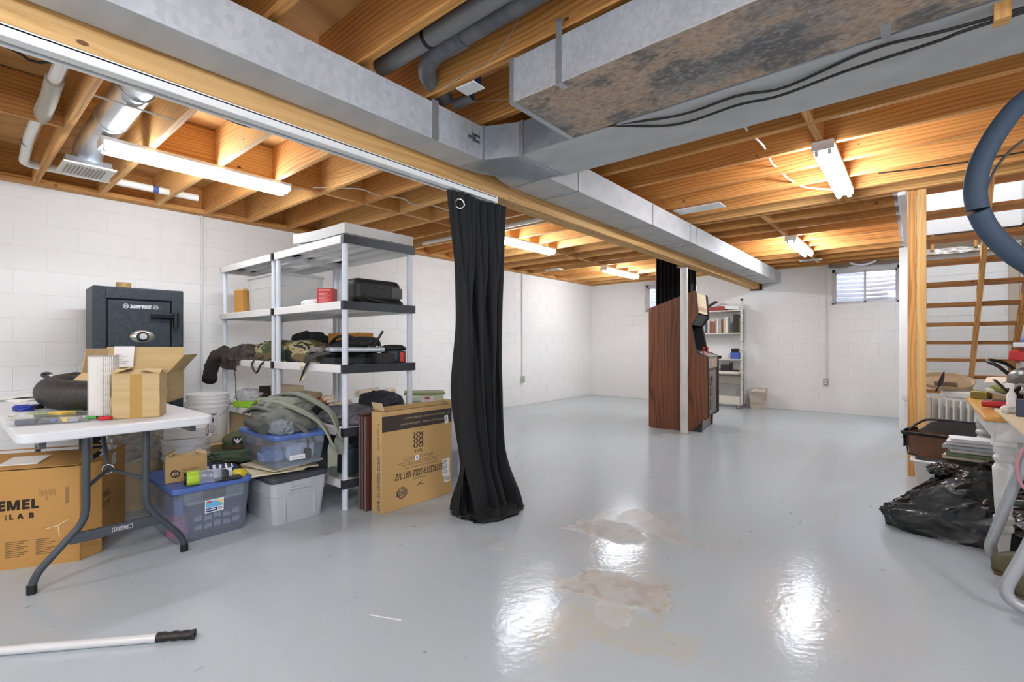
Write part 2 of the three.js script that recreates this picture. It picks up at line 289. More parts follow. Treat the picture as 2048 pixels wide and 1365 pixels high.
mesh('wall_core', [bx(WX - 0.2, WX - 0.0034, 0, WT, WZ - 0.2, 3)], blockPaint, wl);
blockWall(wl, 'z', WZ, -0.2, -0.405, WX, 1, [], (z, y) => z > -3 && y < 0.7);
const winA = [-4.45, -3.35, 1.85, 2.42], winB = [-1.11, -0.21, 1.82, 2.42];
const wf = struct('wall_far', 'white painted concrete block wall at the far end with two small windows');
mesh('wall_core', [bx(WX - 0.2, winA[0], 0, WT, WZ - 0.2, WZ - 0.0034), bx(winA[0], winA[1], 0, winA[2], WZ - 0.2, WZ - 0.0034), bx(winA[1], winB[0], 0, WT, WZ - 0.2, WZ - 0.0034), bx(winB[0], winB[1], 0, winB[2], WZ - 0.2, WZ - 0.0034), bx(winB[1], 3.7, 0, WT, WZ - 0.2, WZ - 0.0034), bx(winA[0], winA[1], winA[3], WT, WZ - 0.2, WZ - 0.0034), bx(winB[0], winB[1], winB[3], WT, WZ - 0.2, WZ - 0.0034)], blockPaint, wf);
blockWall(wf, 'x', WX, 1.7, -5.55, WZ, 1, [winA, winB]);
for (const [n, l, b] of [['wall_right', 'white painted wall at the right side', [3.5, 3.7, 0, 2.8, -9.7, 3]], ['wall_back', 'white painted wall behind the viewer', [-5.95, 3.7, 0, 2.8, 3, 3.2]]]) { const o = mesh(n, bx(...b), blockPaint); o.userData = { kind: 'structure', label: l, category: 'wall' }; }

// ---------------------------------------------------------------- ceiling: subfloor, joists, blocking
const JB = 2.5, JT = 2.775, PJ = 0.4225, JW = 0.04;
const ceil = struct('ceiling', 'open ceiling of wooden joists under a plywood subfloor');
mesh('subfloor_panel', [bx(-5.95, -0.16, JT, JT + 0.03, -9.9, 3.2, { grain: 'z' })], ply, ceil); mesh('subfloor_panel', [bx(-0.16, 3.7, JT, JT + 0.03, -5.42, 3.2, { grain: 'z' }), bx(1.1, 3.7, JT, JT + 0.03, -9.9, -5.42, { grain: 'z' })], ply, ceil);
const jz = []; for (let k = -8; k <= 22; k++) jz.push(-0.45 - PJ * k);
jz.forEach((z, i) => {
  if (z < -9.62 || z > 2.95) return;
  mesh('joist', bx(-5.74, -2.1, JB, JT, z - 0.055 - JW, z - 0.055, { grain: 'x', r: 0.003 }), woodOf(i * 2 + (i % 5)), ceil);
  const stop = z < -5.4 ? -0.136 : 3.49;
  mesh('joist', bx(-2.42, stop, JB, JT, z - JW, z, { grain: 'x', r: 0.003 }), woodOf(i * 3 + 1 + (i % 4)), ceil);
  if (z < -5.4) mesh('joist', bx(1.1, 3.49, JB, JT, z - JW, z, { grain: 'x' }), woodOf(i + 2), ceil);
  const nz = z - PJ; if (nz < -9.6) return;
  if (Math.abs(z + 0.45) > 0.1) mesh('blocking', bx(-4.1, -4.06, JB + 0.005, JT - 0.01, nz - 0.055, z - 0.055 - JW, { grain: 'z' }), woodOf(i + 2), ceil);
  const bxr = z < -5.2 ? -1.25 : -0.5; mesh('blocking', bx(bxr - 0.02, bxr + 0.02, JB + 0.004, JT - 0.01, nz, z - JW, { grain: 'z' }), woodOf(i), ceil);
});
// double joist and header round the stair opening, sill plates, rim boards
mesh('header_joist', bx(-2.42, 3.49, JB, JT, -5.42 - JW, -5.42, { grain: 'x', r: 0.003 }), wood[1], ceil);
mesh('rim_board', [bx(-5.745, -5.71, JB + 0.045, JT, -9.68, 3, { grain: 'z' })], wood[2], ceil);
mesh('sill_plate', [bx(-5.745, -5.62, JB - 0.001, JB + 0.04, -9.68, 3, { grain: 'z' })], wood[2], ceil);
mesh('rim_board', [bx(-5.7, -0.2, JB + 0.02, JT, -9.69, -9.65, { grain: 'x' })], wood[2], ceil);
mesh('rim_board', [bx(-5.95, -5.745, JB, JT, -9.9, 3.2), bx(-5.95, 3.7, JB, JT, -9.9, -9.69)], ply, ceil);
{ const o = struct('trim_1', 'white painted header along the stair opening'); mesh('header_board', bx(-0.135, -0.08, JB - 0.03, JT, -9.66, -5.47, { r: 0.003 }), white, o);
  jz.forEach((z) => { if (z < -5.5 && z > -9.6) mesh('joist_hanger', [bx(-0.17, -0.135, JB - 0.004, JB + 0.12, z - JW - 0.004, z + 0.004)], galvEdge, o); }); }
{ const o = struct('wall_stair', 'narrow white wall end beside the stairs'); mesh('wall_core', bx(-0.19, -0.085, 0, JB - 0.03, -9.7, -8.43, { r: 0.004 }), white, o); }
{ const o = struct('wall_upstairs', 'white upper stairwell wall above the stairs'); const w = M('#e4e2e0', 0.7);
  mesh('drywall', [bx(-0.2, 1.2, JT + 0.03, 5.2, -9.75, -9.6), bx(-0.28, -0.18, JT + 0.03, 5.2, -9.7, -5.3), bx(1.1, 1.2, JT, 5.2, -9.7, -5.3), bx(-0.28, 1.2, JT + 0.03, 5.2, -5.42, -5.3), bx(-0.3, 1.25, 5.2, 5.3, -9.8, -5.2)], w, o);
  const foilT = mottle(['#8a8580', '#b9b2aa', '#d8d2ca', '#6f6a66'], 14, 30, 4, 88, 2.2), foil = M(0xffffff, 0.45, { map: foilT, metalness: 0.3 });
  mesh('insulation', sheet((u, v) => [-0.05 + u * 1.15, 2.5 + v * 0.09 + 0.03 * f3(u * 9, v * 5, 0, 4), -9.62 + 0.05 * f3(u * 12, v * 6, 1, 9) + (1 - v) * 0.03], 30, 6, 0.01), foil, o);
  mesh('rim_stud', [bx(0.15, 0.19, 2.56, 2.79, -9.66, -9.56, { grain: 'y' }), bx(0.62, 0.66, 2.56, 2.79, -9.66, -9.56, { grain: 'y' })], wood[2], o);
  mesh('rim_board', bx(-0.1, 1.15, 2.55, 2.8, -9.7, -9.65, { grain: 'x' }), M('#7b6c5a', 0.9), o); }

// ---------------------------------------------------------------- beam and column
{ const o = struct('support_beam', 'long laminated wooden beam running under the joists'); o.userData.category = 'beam';
  for (let i = 0; i < 3; i++) { const cuts = [[3, -2.37, -6.06, -9.66], [3, -0.4, -4.3, -9.66], [3, -2.58, -7.2, -9.66]][i]; for (let k = 0; k < 3; k++) mesh('beam_ply', bx(-2.34 + i * 0.0467, -2.2934 + i * 0.0467 - 0.0006, 2.165, JB, cuts[k + 1] + 0.001, cuts[k], { grain: 'z', r: 0.002 }), woodBeam, o); }
  mesh('beam_end_cap', bx(-2.36, -2.17, 2.15, 2.27, -9.7, -9.6), M('#3a2416', 0.8), o); }
{ const o = struct('support_column', 'white painted steel column under the beam'); o.userData.category = 'column'; o.position.set(-2.31, 0, -6.21);
  const T = mottle(['#b9b6ae', '#c9c6bf', '#d3d0c9'], 4, 9, 4, 36, 1.6); T.repeat.set(1, 1);
  mesh('column_shaft', lathe([[0.047, 0], [0.047, 2.145]], 28), M(0xffffff, 0.5, { map: T }), o); mesh('cap_plate', bx(-0.075, 0.055, 2.145, 2.165, -0.07, 0.07, { r: 0.003 }), M('#8d6a55', 0.7), o); mesh('base_collar', lathe([[0.052, 0], [0.052, 0.02], [0.047, 0.022]], 28), M('#b5b2ab', 0.6), o); }

// ---------------------------------------------------------------- windows with wells
function window_(n, label, [x0, x1, y0, y1], z) {
  const o = struct('window_' + n, label), F = M('#d2ccca', 0.5), zo = z - 0.13;
  mesh('window_frame', [bx(x0, x0 + 0.035, y0, y1, zo - 0.04, zo + 0.03), bx(x1 - 0.035, x1, y0, y1, zo - 0.04, zo + 0.03), bx(x0, x1, y0, y0 + 0.035, zo - 0.04, zo + 0.03), bx(x0, x1, y1 - 0.05, y1, zo - 0.04, zo + 0.03)], F, o);
  const m = (x0 + x1) / 2, sash = (a, b, zz, mat) => { const s = mesh('sash', [bx(a, a + 0.028, y0 + 0.03, y1 - 0.04, zz - 0.012, zz + 0.012), bx(b - 0.028, b, y0 + 0.03, y1 - 0.04, zz - 0.012, zz + 0.012), bx(a, b, y0 + 0.03, y0 + 0.058, zz - 0.012, zz + 0.012), bx(a, b, y1 - 0.07, y1 - 0.04, zz - 0.012, zz + 0.012)], F, o); mesh('pane', bx(a + 0.02, b - 0.02, y0 + 0.05, y1 - 0.06, zz - 0.002, zz + 0.002), mat, s); };
  sash(x0 + 0.03, m + 0.015, zo + 0.012, new THREE.MeshPhysicalMaterial({ color: '#eef1f6', roughness: 0.45, transmission: 0.85, thickness: 0 })); sash(m - 0.015, x1 - 0.03, zo - 0.014, glassClear);
  mesh('window_sill', bx(x0, x1, y0 - 0.012, y0 + 0.004, zo, z + 0.004), white, o);
  // corrugated window well outside, lit from the sky above
  const wm = M('#ced0d6', 0.4, { metalness: 0.1 }), w = (x1 - x0) / 2 + 0.16;
  mesh('window_well', sheet((u, v) => { const a = Math.PI * (1 - u), y = 1.62 + v * 1.15, c = 0.026 * Math.sin(y * 2 * Math.PI / 0.074); return [m + (w + c) * Math.cos(a), y, z - 0.22 - (0.62 + c) * Math.sin(a)]; }, 36, 110, 0.003), wm, o);
  mesh('well_gravel', bx(m - w, m + w, 1.55, 1.62, z - 0.95, z - 0.2), M('#8d8b87', 0.95), o);
}
window_(1, 'small basement window behind the arcade machine', winA, WZ); window_(2, 'small sliding basement window near the stairs', winB, WZ);
// painted block reveals and a crumpled batt above the window
{ const o = struct('trim_2', 'torn insulation and cracked plaster above the right window'); const c = M('#a39a8e', 0.95);
  mesh('batt', sheet((u, v) => [-1.15 + u * 0.95, 2.43 + v * 0.07 + 0.03 * f3(u * 9, 0, v * 3, 3), -9.7 + 0.06 - v * 0.05 + 0.03 * f3(u * 14, v * 4, 3, 7)], 40, 6, 0.012), c, o);
  mesh('plastic_scrap', sheet((u, v) => [-0.85 + u * 0.35, 2.475 + v * 0.03 - 0.05 * Math.sin(u * 3.14), -9.62 + 0.02 * v], 12, 3, 0.002), M('#e3e5e8', 0.3), o); }
{ const o = mesh('ground', [bx(-8, 5, 1.4, 1.55, -14, -10.6), bx(-8, -5.2, 2.5, 2.6, -14, -9.9), bx(-2.6, -1.6, 2.5, 2.6, -14, -9.9), bx(0.4, 5, 2.5, 2.6, -14, -9.9)], M('#6b705c', 1)); o.userData = { kind: 'structure', label: 'ground outside beyond the window wells', category: 'ground' }; }

// ---------------------------------------------------------------- fluorescent ceiling lights
const tubeGlow = new THREE.MeshStandardMaterial({ color: '#ffffff', emissive: LAMP, emissiveIntensity: TUBE_GLOW, roughness: 0.5 });
function fixture(label, x, z0, z1, y = JB, k = 1) {
  const L = Math.abs(z1 - z0), t = thing('fluorescent_light', label, 'ceiling light', [x, y, (z0 + z1) / 2], 0, 'fluorescent ceiling lights');
  mesh('housing', extrude([[-0.062, 0], [-0.062, -0.022], [-0.03, -0.048], [0.03, -0.048], [0.062, -0.022], [0.062, 0]], L, { bevel: 0.002 }).translate(0, 0, -L / 2), whiteMetal, t);
  for (const s of [-1, 1]) {
    mesh('end_plate', bx(-0.064, 0.064, -0.062, 0, s * L / 2 - 0.012, s * L / 2 + 0.004, { r: 0.003 }), whiteMetal, t);
    for (const x of [-0.037, 0.037]) mesh('lamp_holder', bx(x - 0.011, x + 0.011, -0.092, -0.05, s * (L / 2 - 0.02) - 0.009, s * (L / 2 - 0.02) + 0.009, { r: 0.004 }), whitePlastic, t);
    mesh('tube', rod([s * 0.037, -0.074, -L / 2 + 0.022], [s * 0.037, -0.074, L / 2 - 0.022], 0.0165, 14), tubeGlow, t);
  }
  const a = new THREE.RectAreaLight(LAMP, PANEL_LIGHT * k, 0.11, L - 0.06); a.position.set(0, -0.097, 0); a.rotation.x = -Math.PI / 2; t.add(a);
  for (const s of [-1, 1]) { const b = new THREE.RectAreaLight(LAMP, SIDE_LIGHT * k, L - 0.06, 0.04); b.position.set(s * 0.062, -0.075, 0); b.rotation.y = -s * Math.PI / 2; t.add(b); }
  return t;
}
fixture('long fluorescent tube light above the folding table and safe', -4.08, -0.68, -1.9, JB, 0.54);
fixture('fluorescent tube light partly hidden behind the tall black curtain', -3.93, -4.36, -5.56, JB, 0.6);
fixture('fluorescent tube light near the far left corner of the ceiling', -4.13, -7.36, -8.62, JB, 1.0);
fixture('bright two tube fluorescent light left of the blue foam loop', -0.48, -3.76, -5.02, JB, 0.95);
fixture('small far fluorescent light above the far wall window', -1.2, -6.77, -8.04, JB, 1.25);
fixture('fluorescent tube light over the near left floor, outside the view', -4.08, 2.6, 1.4, JB, 1.1);
fixture('fluorescent tube light behind the viewer, outside the view', 0.9, 1.6, 0.4, JB, 2.4);
fixture('fluorescent tube light behind and left of the viewer, outside the view', -1.3, 2.0, 0.8, JB, 1.8);
fixture('fluorescent tube light behind and right of the viewer, outside the view', 2.4, 0.2, -1.0, JB, 2.4);
{ // lamp in the stairwell upstairs
  const t = thing('globe_light', 'round white globe lamp high in the stairwell', 'ceiling light', [0.45, 5.2, -7.0]);
  mesh('canopy', lathe([[0, 0], [0.09, 0], [0.085, -0.03], [0, -0.032]]), whiteMetal, t); mesh('globe', new THREE.SphereGeometry(0.11, 24, 16).translate(0, -0.13, 0), new THREE.MeshStandardMaterial({ color: '#ffffff', emissive: LAMP, emissiveIntensity: 8 }), t);
  const p = new THREE.PointLight(LAMP, 9); p.position.set(0, -0.13, 0); p.castShadow = true; t.add(p);
}

// ---------------------------------------------------------------- sheet metal ducts
const DB = 2.257, DT = 2.455;
{
  const t = thing('supply_duct', 'galvanized supply duct running beside the wooden beam with a cross branch', 'duct', [0, 0, 0]);
  const run = (n, m, x0, x1, z0, z1, mb) => { const o = mesh(n, bx(x0, x1, DB + 0.001, DT, z0, z1, { r: 0.003 }), m, t); mesh('duct_bottom', bx(x0 + 0.002, x1 - 0.002, DB - 0.0008, DB + 0.002, z0, z1), mb, o); return o; };
  run('front_duct', galv, -2.19, -1.99, -2.1, 2.9, galvDull);
  run('cross_duct', galvPatch, -1.775, 3.4, -2.64, -2.195, galvDull);
  run('rear_duct', galvDull, -2.19, -1.87, -9.69, -2.6, galvDull);
  const S = new THREE.Shape(); S.moveTo(-2.19, 2.1); S.quadraticCurveTo(-2.195, 2.26, -2.118, 2.35); S.quadraticCurveTo(-2.165, 2.42, -2.19, 2.6); S.lineTo(-1.73, 2.63); S.lineTo(-1.73, 2.58); S.lineTo(-1.772, 2.56); S.lineTo(-1.772, 2.195); S.lineTo(-1.985, 2.1); S.closePath();
  mesh('junction', extrude(S, DT - DB).rotateX(-Math.PI / 2).translate(0, DB, 0), galvPatch, t);
  // standing seams and drive cleats
  const cleat = (z, x1 = -1.87, k = 0.005) => mesh('seam', [bx(x1 - 0.001, x1 + k, DB - 0.004, DT + 0.004, z - 0.012, z + 0.004), bx(-2.19, x1 + k, DB - k, DB + 0.001, z - 0.012, z + 0.004)], galvEdge, t);
  for (const z of [-2.97, -4.24, -5.2, -5.38, -7.57, -7.7, -8.37, -8.8, -9.16, -9.66]) cleat(z);
  mesh('seam', bx(-1.991, -1.984, DB - 0.003, DT + 0.012, -1.745, -1.7), galvEdge, t); mesh('seam', [bx(-2.0, -1.978, DB - 0.004, DT + 0.006, -2.115, -2.09), bx(-2.19, -1.98, DB - 0.006, DB, -2.12, -2.085)], galvEdge, t);
  mesh('seam', [bx(-1.79, -1.755, DB - 0.003, DT + 0.004, -2.198, -2.188), bx(-1.772, -1.762, DB - 0.007, DB, -2.6, -2.19)], galvEdge, t);
  mesh('seam', tr(bx(-0.21, 0.21, DB - 0.007, DB, -0.006, 0.006), { p: [-1.96, 0, -2.6], r: [0, -0.04, 0] }), galvEdge, t);
  mesh('rear_end_cap', bx(-2.19, -1.87, DB, DT, -9.7, -9.69), galvEdge, t);
  // felt-pen note beside the damper
  const note = canvasTex(256, 256, (g) => { g.clearRect(0, 0, 256, 256); g.strokeStyle = g.fillStyle = '#1b1d20'; g.lineWidth = 7; g.font = 'italic bold 50px sans-serif'; g.fillText('SUMMER', 20, 110, 220); g.fillText('CLOSED', 20, 205, 200); g.beginPath(); g.moveTo(14, 15); g.lineTo(14, 235); g.stroke(); });
  mesh('pen_note', plate(0.07, 0.09, [-1.9885, 2.37, -2.04], [1, 0, 0], 0.0008), new THREE.MeshStandardMaterial({ map: note, transparent: true, alphaTest: 0.3, roughness: 0.6 }), t);
  mesh('damper_handle', tr(bx(-0.004, 0.004, -0.006, 0.006, -0.03, 0.03), { p: [-1.984, 2.36, -2.0], r: [0.1, 0, 0] }), steelGrey, t);
}
{
  const t = thing('return_duct', 'wide galvanized return duct with a brown stained underside, hung near the ceiling', 'duct', [0, 0, 0]);
  const o = mesh('duct_body', bx(-1.42, 3.45, DB + 0.001, DT, -2.18, -1.69, { r: 0.002 }), galvN(2.4, { roughness: 0.36, metalness: 0.3 }), t);
  mesh('stained_bottom', bx(-1.41, 3.45, DB - 0.001, DB + 0.003, -2.178, -1.692), galvStain, t);
  mesh('end_flange', [bx(-1.43, -1.405, DB - 0.004, DT + 0.002, -1.692, -1.684), bx(-1.43, -1.4, DB - 0.005, DB, -2.182, -1.686)], galvEdge, t);
  mesh('hanger_strap', [bx(-1.175, -1.145, DB, 2.53, -1.692, -1.687), bx(-1.175, -1.145, DB - 0.004, DB - 0.001, -1.74, -1.688)], galvEdge, t);
  mesh('hanger_strap', [bx(-0.02, 0.01, DB, 2.53, -1.692, -1.687)], galvEdge, t);
  mesh('rear_strap', bx(-0.1, -0.07, DB - 0.003, DB - 0.001, -2.2, -2.1), galvEdge, t);
}
one('duct_spacer_block', 'small wooden block wedged between the ducts above the cables', 'wood block', bx(0.19, 0.23, 2.2, 2.255, -2.25, -2.2, { grain: 'y' }), wood[1]);
{ // round branch with boot and ceiling register
  const t = thing('round_duct', 'round galvanized duct between the joists with a white ceiling register', 'duct', [0, 0, 0]);
  const rt = galvTex.clone(); rt.repeat.set(5, 3); const rm = M(0xffffff, 0.32, { map: rt, metalness: 0.75 });
  mesh('round_pipe', pipe([[-2.36, 2.605, -0.72], [-4.3, 2.605, -0.72], [-4.68, 2.605, -0.72], [-4.78, 2.53, -0.72]], 0.088, 0.07, 28), rm, t);
  mesh('pipe_seam', [2.75, 3.35, 3.95].map((x) => tr(new THREE.TorusGeometry(0.089, 0.005, 6, 28), { p: [-x, 2.605, -0.72], r: [0, Math.PI / 2, 0] })), rm, t);
  mesh('boot', [extrude([[-0.15, 0], [0.15, 0], [0.1, 0.06], [-0.1, 0.06]], 0.26).translate(-4.78, 2.462, -0.85)], galvEdge, t);
  const reg = mesh('register', bx(-4.95, -4.61, 2.45, 2.463, -0.87, -0.57, { r: 0.004 }), M('#d9d4c8', 0.45), t);
  for (let i = 0; i < 11; i++) mesh('louver', bx(-4.91, -4.65, 2.446, 2.452, -0.6 - i * 0.021, -0.608 - i * 0.021), M('#8d857a', 0.5), reg);
}
function ceilingRegister(label, x, z) { const t = thing('ceiling_register', label, 'air vent', [x, 2.488, z], 0, 'ceiling registers'); mesh('frame', bx(-0.15, 0.15, 0, 0.012, -0.08, 0.08, { r: 0.004 }), whiteMetal, t); for (let i = 0; i < 6; i++) mesh('louver', bx(-0.12, 0.12, -0.004, 0.002, -0.056 + i * 0.021, -0.048 + i * 0.021), M('#b8b5ae', 0.5), t); }
ceilingRegister('white ceiling register near the far left wall', -4.98, -7.1); ceilingRegister('white ceiling register in front of the far window', -1.3, -8.92);
one('joist_pan', 'flat white metal panel closing a joist bay right of the duct', 'panel', bx(-1.88, -1.43, 2.492, 2.4985, -4.94, -4.74), white);

// ---------------------------------------------------------------- pipes
const drainTex = mottle(['#5d5f63', '#6b6d70', '#777879'], 8, 3, 4, 66, 1.8); drainTex.repeat.set(2, 2); const drain = M(0xffffff, 0.6, { map: drainTex });
{ const t = thing('drain_pipe', 'dark grey drain pipe between joists at top centre, with an elbow', 'pipe', [0, 0, 0]); mesh('pipe_run', pipe([[3.3, 2.6, -1.585], [-1.83, 2.6, -1.585], [-1.97, 2.575, -1.63], [-2.06, 2.55, -1.86]], 0.047, 0.08, 20), drain, t); mesh('coupling', rod([-1.78, 2.6, -1.585], [-1.62, 2.6, -1.585], 0.054, 20), drain, t); }
{ const t = thing('vent_pipe', 'lighter grey plastic pipe along a joist beside the drain pipe', 'pipe', [0, 0, 0]); mesh('pipe_run', pipe([[3.3, 2.565, -1.455], [-2.1, 2.565, -1.455]], 0.043, 0.1, 20), M('#7d7e80', 0.5), t); mesh('pipe_band', rod([-1.735, 2.565, -1.455], [-1.715, 2.565, -1.455], 0.0455, 20), black, t); }
one('pipe_stub', 'short open grey pipe stub above the duct corner', 'pipe', lathe([[0, 0.09], [0.018, 0.09], [0.02, 0.14], [0.027, 0.14], [0.027, 0]], 18).rotateZ(-Math.PI / 2), drain, [-2.02, 2.52, -1.9]);
{ const t = thing('sleeved_pipe', 'white plastic pipe with a split foam sleeve near the left wall', 'pipe', [0, 0, 0]); mesh('pipe_run', pipe([[-2.36, 2.56, -0.4], [-4.6, 2.56, -0.4], [-5.2, 2.535, -0.42], [-5.2, 2.535, -1.58]], 0.03, 0.07, 16), pvc, t); mesh('foam_sleeve', tube([[-3.5, 2.555, -0.4], [-3.75, 2.54, -0.405], [-4.1, 2.54, -0.41]], 0.04, { seg: 14 }), M('#b5ae9f', 0.9), t); mesh('pipe_clamp', rod([-4.72, 2.558, -0.4], [-4.74, 2.558, -0.4], 0.033, 14), steelGrey, t); mesh('blue_tape', rod([-5.2, 2.535, -1.23], [-5.2, 2.535, -1.27], 0.0325, 14), M('#4a5a9c', 0.6), t); }
one('white_pipe', 'thin white plastic pipe running along the ceiling behind the curtain', 'pipe', pipe([[-2.42, 2.518, -4.21], [-5.1, 2.518, -4.21]], 0.026, 0.05, 14), pvc);
{ const t = thing('junction_box', 'white square electrical cover plate under a joist at top centre', 'electrical box', [-1.79, 2.488, -1.792], 0.05); mesh('cover', bx(-0.062, 0.062, 0, 0.008, -0.045, 0.045, { r: 0.003 }), whitePlastic, t); mesh('box', bx(-0.04, 0.05, 0.008, 0.06, -0.03, 0.03), M('#2c3f86', 0.5), t); }

// ---------------------------------------------------------------- cables
const wireWhite = M('#e6e2da', 0.5), wireBlack = M('#26231f', 0.55), wireGrey = M('#a59a8b', 0.5);
one('black_cable', 'upper of two black cables slung under the cross duct', 'cable', tube([[-1.3, 2.275, -2.16], [-0.89, 2.243, -2.266], [-0.606, 2.246, -2.264], [-0.43, 2.24, -2.306], [-0.12, 2.247, -2.23], [0.2, 2.22, -2.217], [1.2, 2.24, -2.25], [3.2, 2.25, -2.25]], 0.0058, { n: 90 }), wireBlack);
one('black_cable', 'lower of two black cables slung under the cross duct', 'cable', tube([[-1.22, 2.262, -2.17], [-0.92, 2.24, -2.347], [-0.625, 2.238, -2.334], [-0.457, 2.232, -2.352], [-0.2, 2.232, -2.306], [0.05, 2.225, -2.277], [0.22, 2.21, -2.225], [1.2, 2.235, -2.28], [3.2, 2.25, -2.28]], 0.0058, { n: 90 }), wireBlack);
one('white_cable', 'white cable looping through the left joists behind the near left light', 'cable', tube([[-4.1, 2.48, -1.9], [-4.158, 2.53, -2.101], [-4.028, 2.53, -2.139], [-3.795, 2.535, -2.406], [-3.773, 2.52, -2.573], [-3.73, 2.535, -2.824], [-3.76, 2.52, -2.99], [-3.69, 2.535, -3.23], [-3.8, 2.54, -4.3]], 0.0065, { n: 90, seg: 6 }), wireWhite);
one('white_cable', 'white cable threaded through the right joists to the bright light', 'cable', tube([[-0.83, 2.58, -2.9], [-0.835, 2.53, -3.31], [-0.86, 2.56, -3.43], [-0.82, 2.53, -3.62], [-0.84, 2.56, -3.85], [-0.851, 2.535, -4.12], [-0.85, 2.56, -4.3], [-0.82, 2.53, -4.562], [-0.75, 2.53, -4.885], [-0.62, 2.515, -5.0], [-0.5, 2.49, -5.02]], 0.0075, { n: 100, seg: 6 }), wireWhite);
one('brown_cable', 'thin dark cable across the joists above the stair post', 'cable', tube([[-0.24, 2.53, -4.871], [0.045, 2.52, -4.911], [0.33, 2.525, -4.978], [1.2, 2.53, -5.0]], 0.006, { seg: 6 }), wireBlack);
one('black_cable', 'black cable threaded through the joists near the top left', 'cable', tube([[-3.2, 2.6, 0.4], [-3.267, 2.55, -0.187], [-3.319, 2.54, -0.308], [-3.245, 2.565, -0.46], [-3.28, 2.565, -0.93], [-3.277, 2.545, -1.259], [-3.25, 2.56, -1.346], [-3.253, 2.54, -1.647], [-3.25, 2.57, -1.9]], 0.007, { n: 60, seg: 6 }), wireBlack);
one('thermostat_wire', 'thin grey wire hanging across the joist beside the wide duct', 'cable', tube([[-1.9, 2.49, -1.7], [-1.73, 2.52, -1.715], [-1.6, 2.515, -1.715], [-1.5, 2.56, -1.715], [-1.42, 2.62, -1.712], [-1.36, 2.72, -1.712]], 0.0028, { n: 50, seg: 6 }), wireGrey);
one('brown_wire', 'thin brown wire strung over the duct junction', 'cable', tube([[-1.98, 2.53, -1.93], [-1.815, 2.5, -1.96], [-1.7, 2.49, -2.02], [-1.5, 2.47, -2.16]], 0.003, { n: 30, seg: 6 }), M('#7d5a3c', 0.5));
one('support_rod', 'thin white rod spanning two joists below the round duct', 'rod', rod([-3.447, 2.515, -0.525], [-3.455, 2.515, -0.945], 0.006, 8), wireWhite);
// wall conduits with outlets
function outlet(label, p, turn, top) {
  const t = thing('wall_outlet', label, 'outlet', p, turn, 'wall outlets'); mesh('conduit', rod([0, 0.05, 0.012], [0, top - p[1], 0.012], 0.011, 10), conduitPaint, t); mesh('box', bx(-0.035, 0.035, -0.055, 0.055, 0, 0.045, { r: 0.004 }), M('#c9c7c2', 0.45), t);
  const f = mesh('face_plate', bx(-0.036, 0.036, -0.058, 0.058, 0.045, 0.05, { r: 0.002 }), M('#9c9a97', 0.4, { metalness: 0.4 }), t); for (const y of [-0.022, 0.022]) mesh('socket', bx(-0.016, 0.016, y - 0.013, y + 0.013, 0.049, 0.053, { r: 0.002 }), M('#e2e0da', 0.5), f);
}
outlet('duplex outlet with conduit on the left wall beyond the curtain', [WX + 0.004, 0.5, -7.13], Math.PI / 2, 2.5); outlet('duplex outlet with conduit on the far wall below the window', [-1.188, 0.52, WZ + 0.004], 0, 2.49);
one('wall_conduit', 'painted conduit running down the left wall beside the safe', 'conduit', rod([WX + 0.016, 0.3, -1.78], [WX + 0.016, 2.5, -1.78], 0.013, 10), conduitPaint);

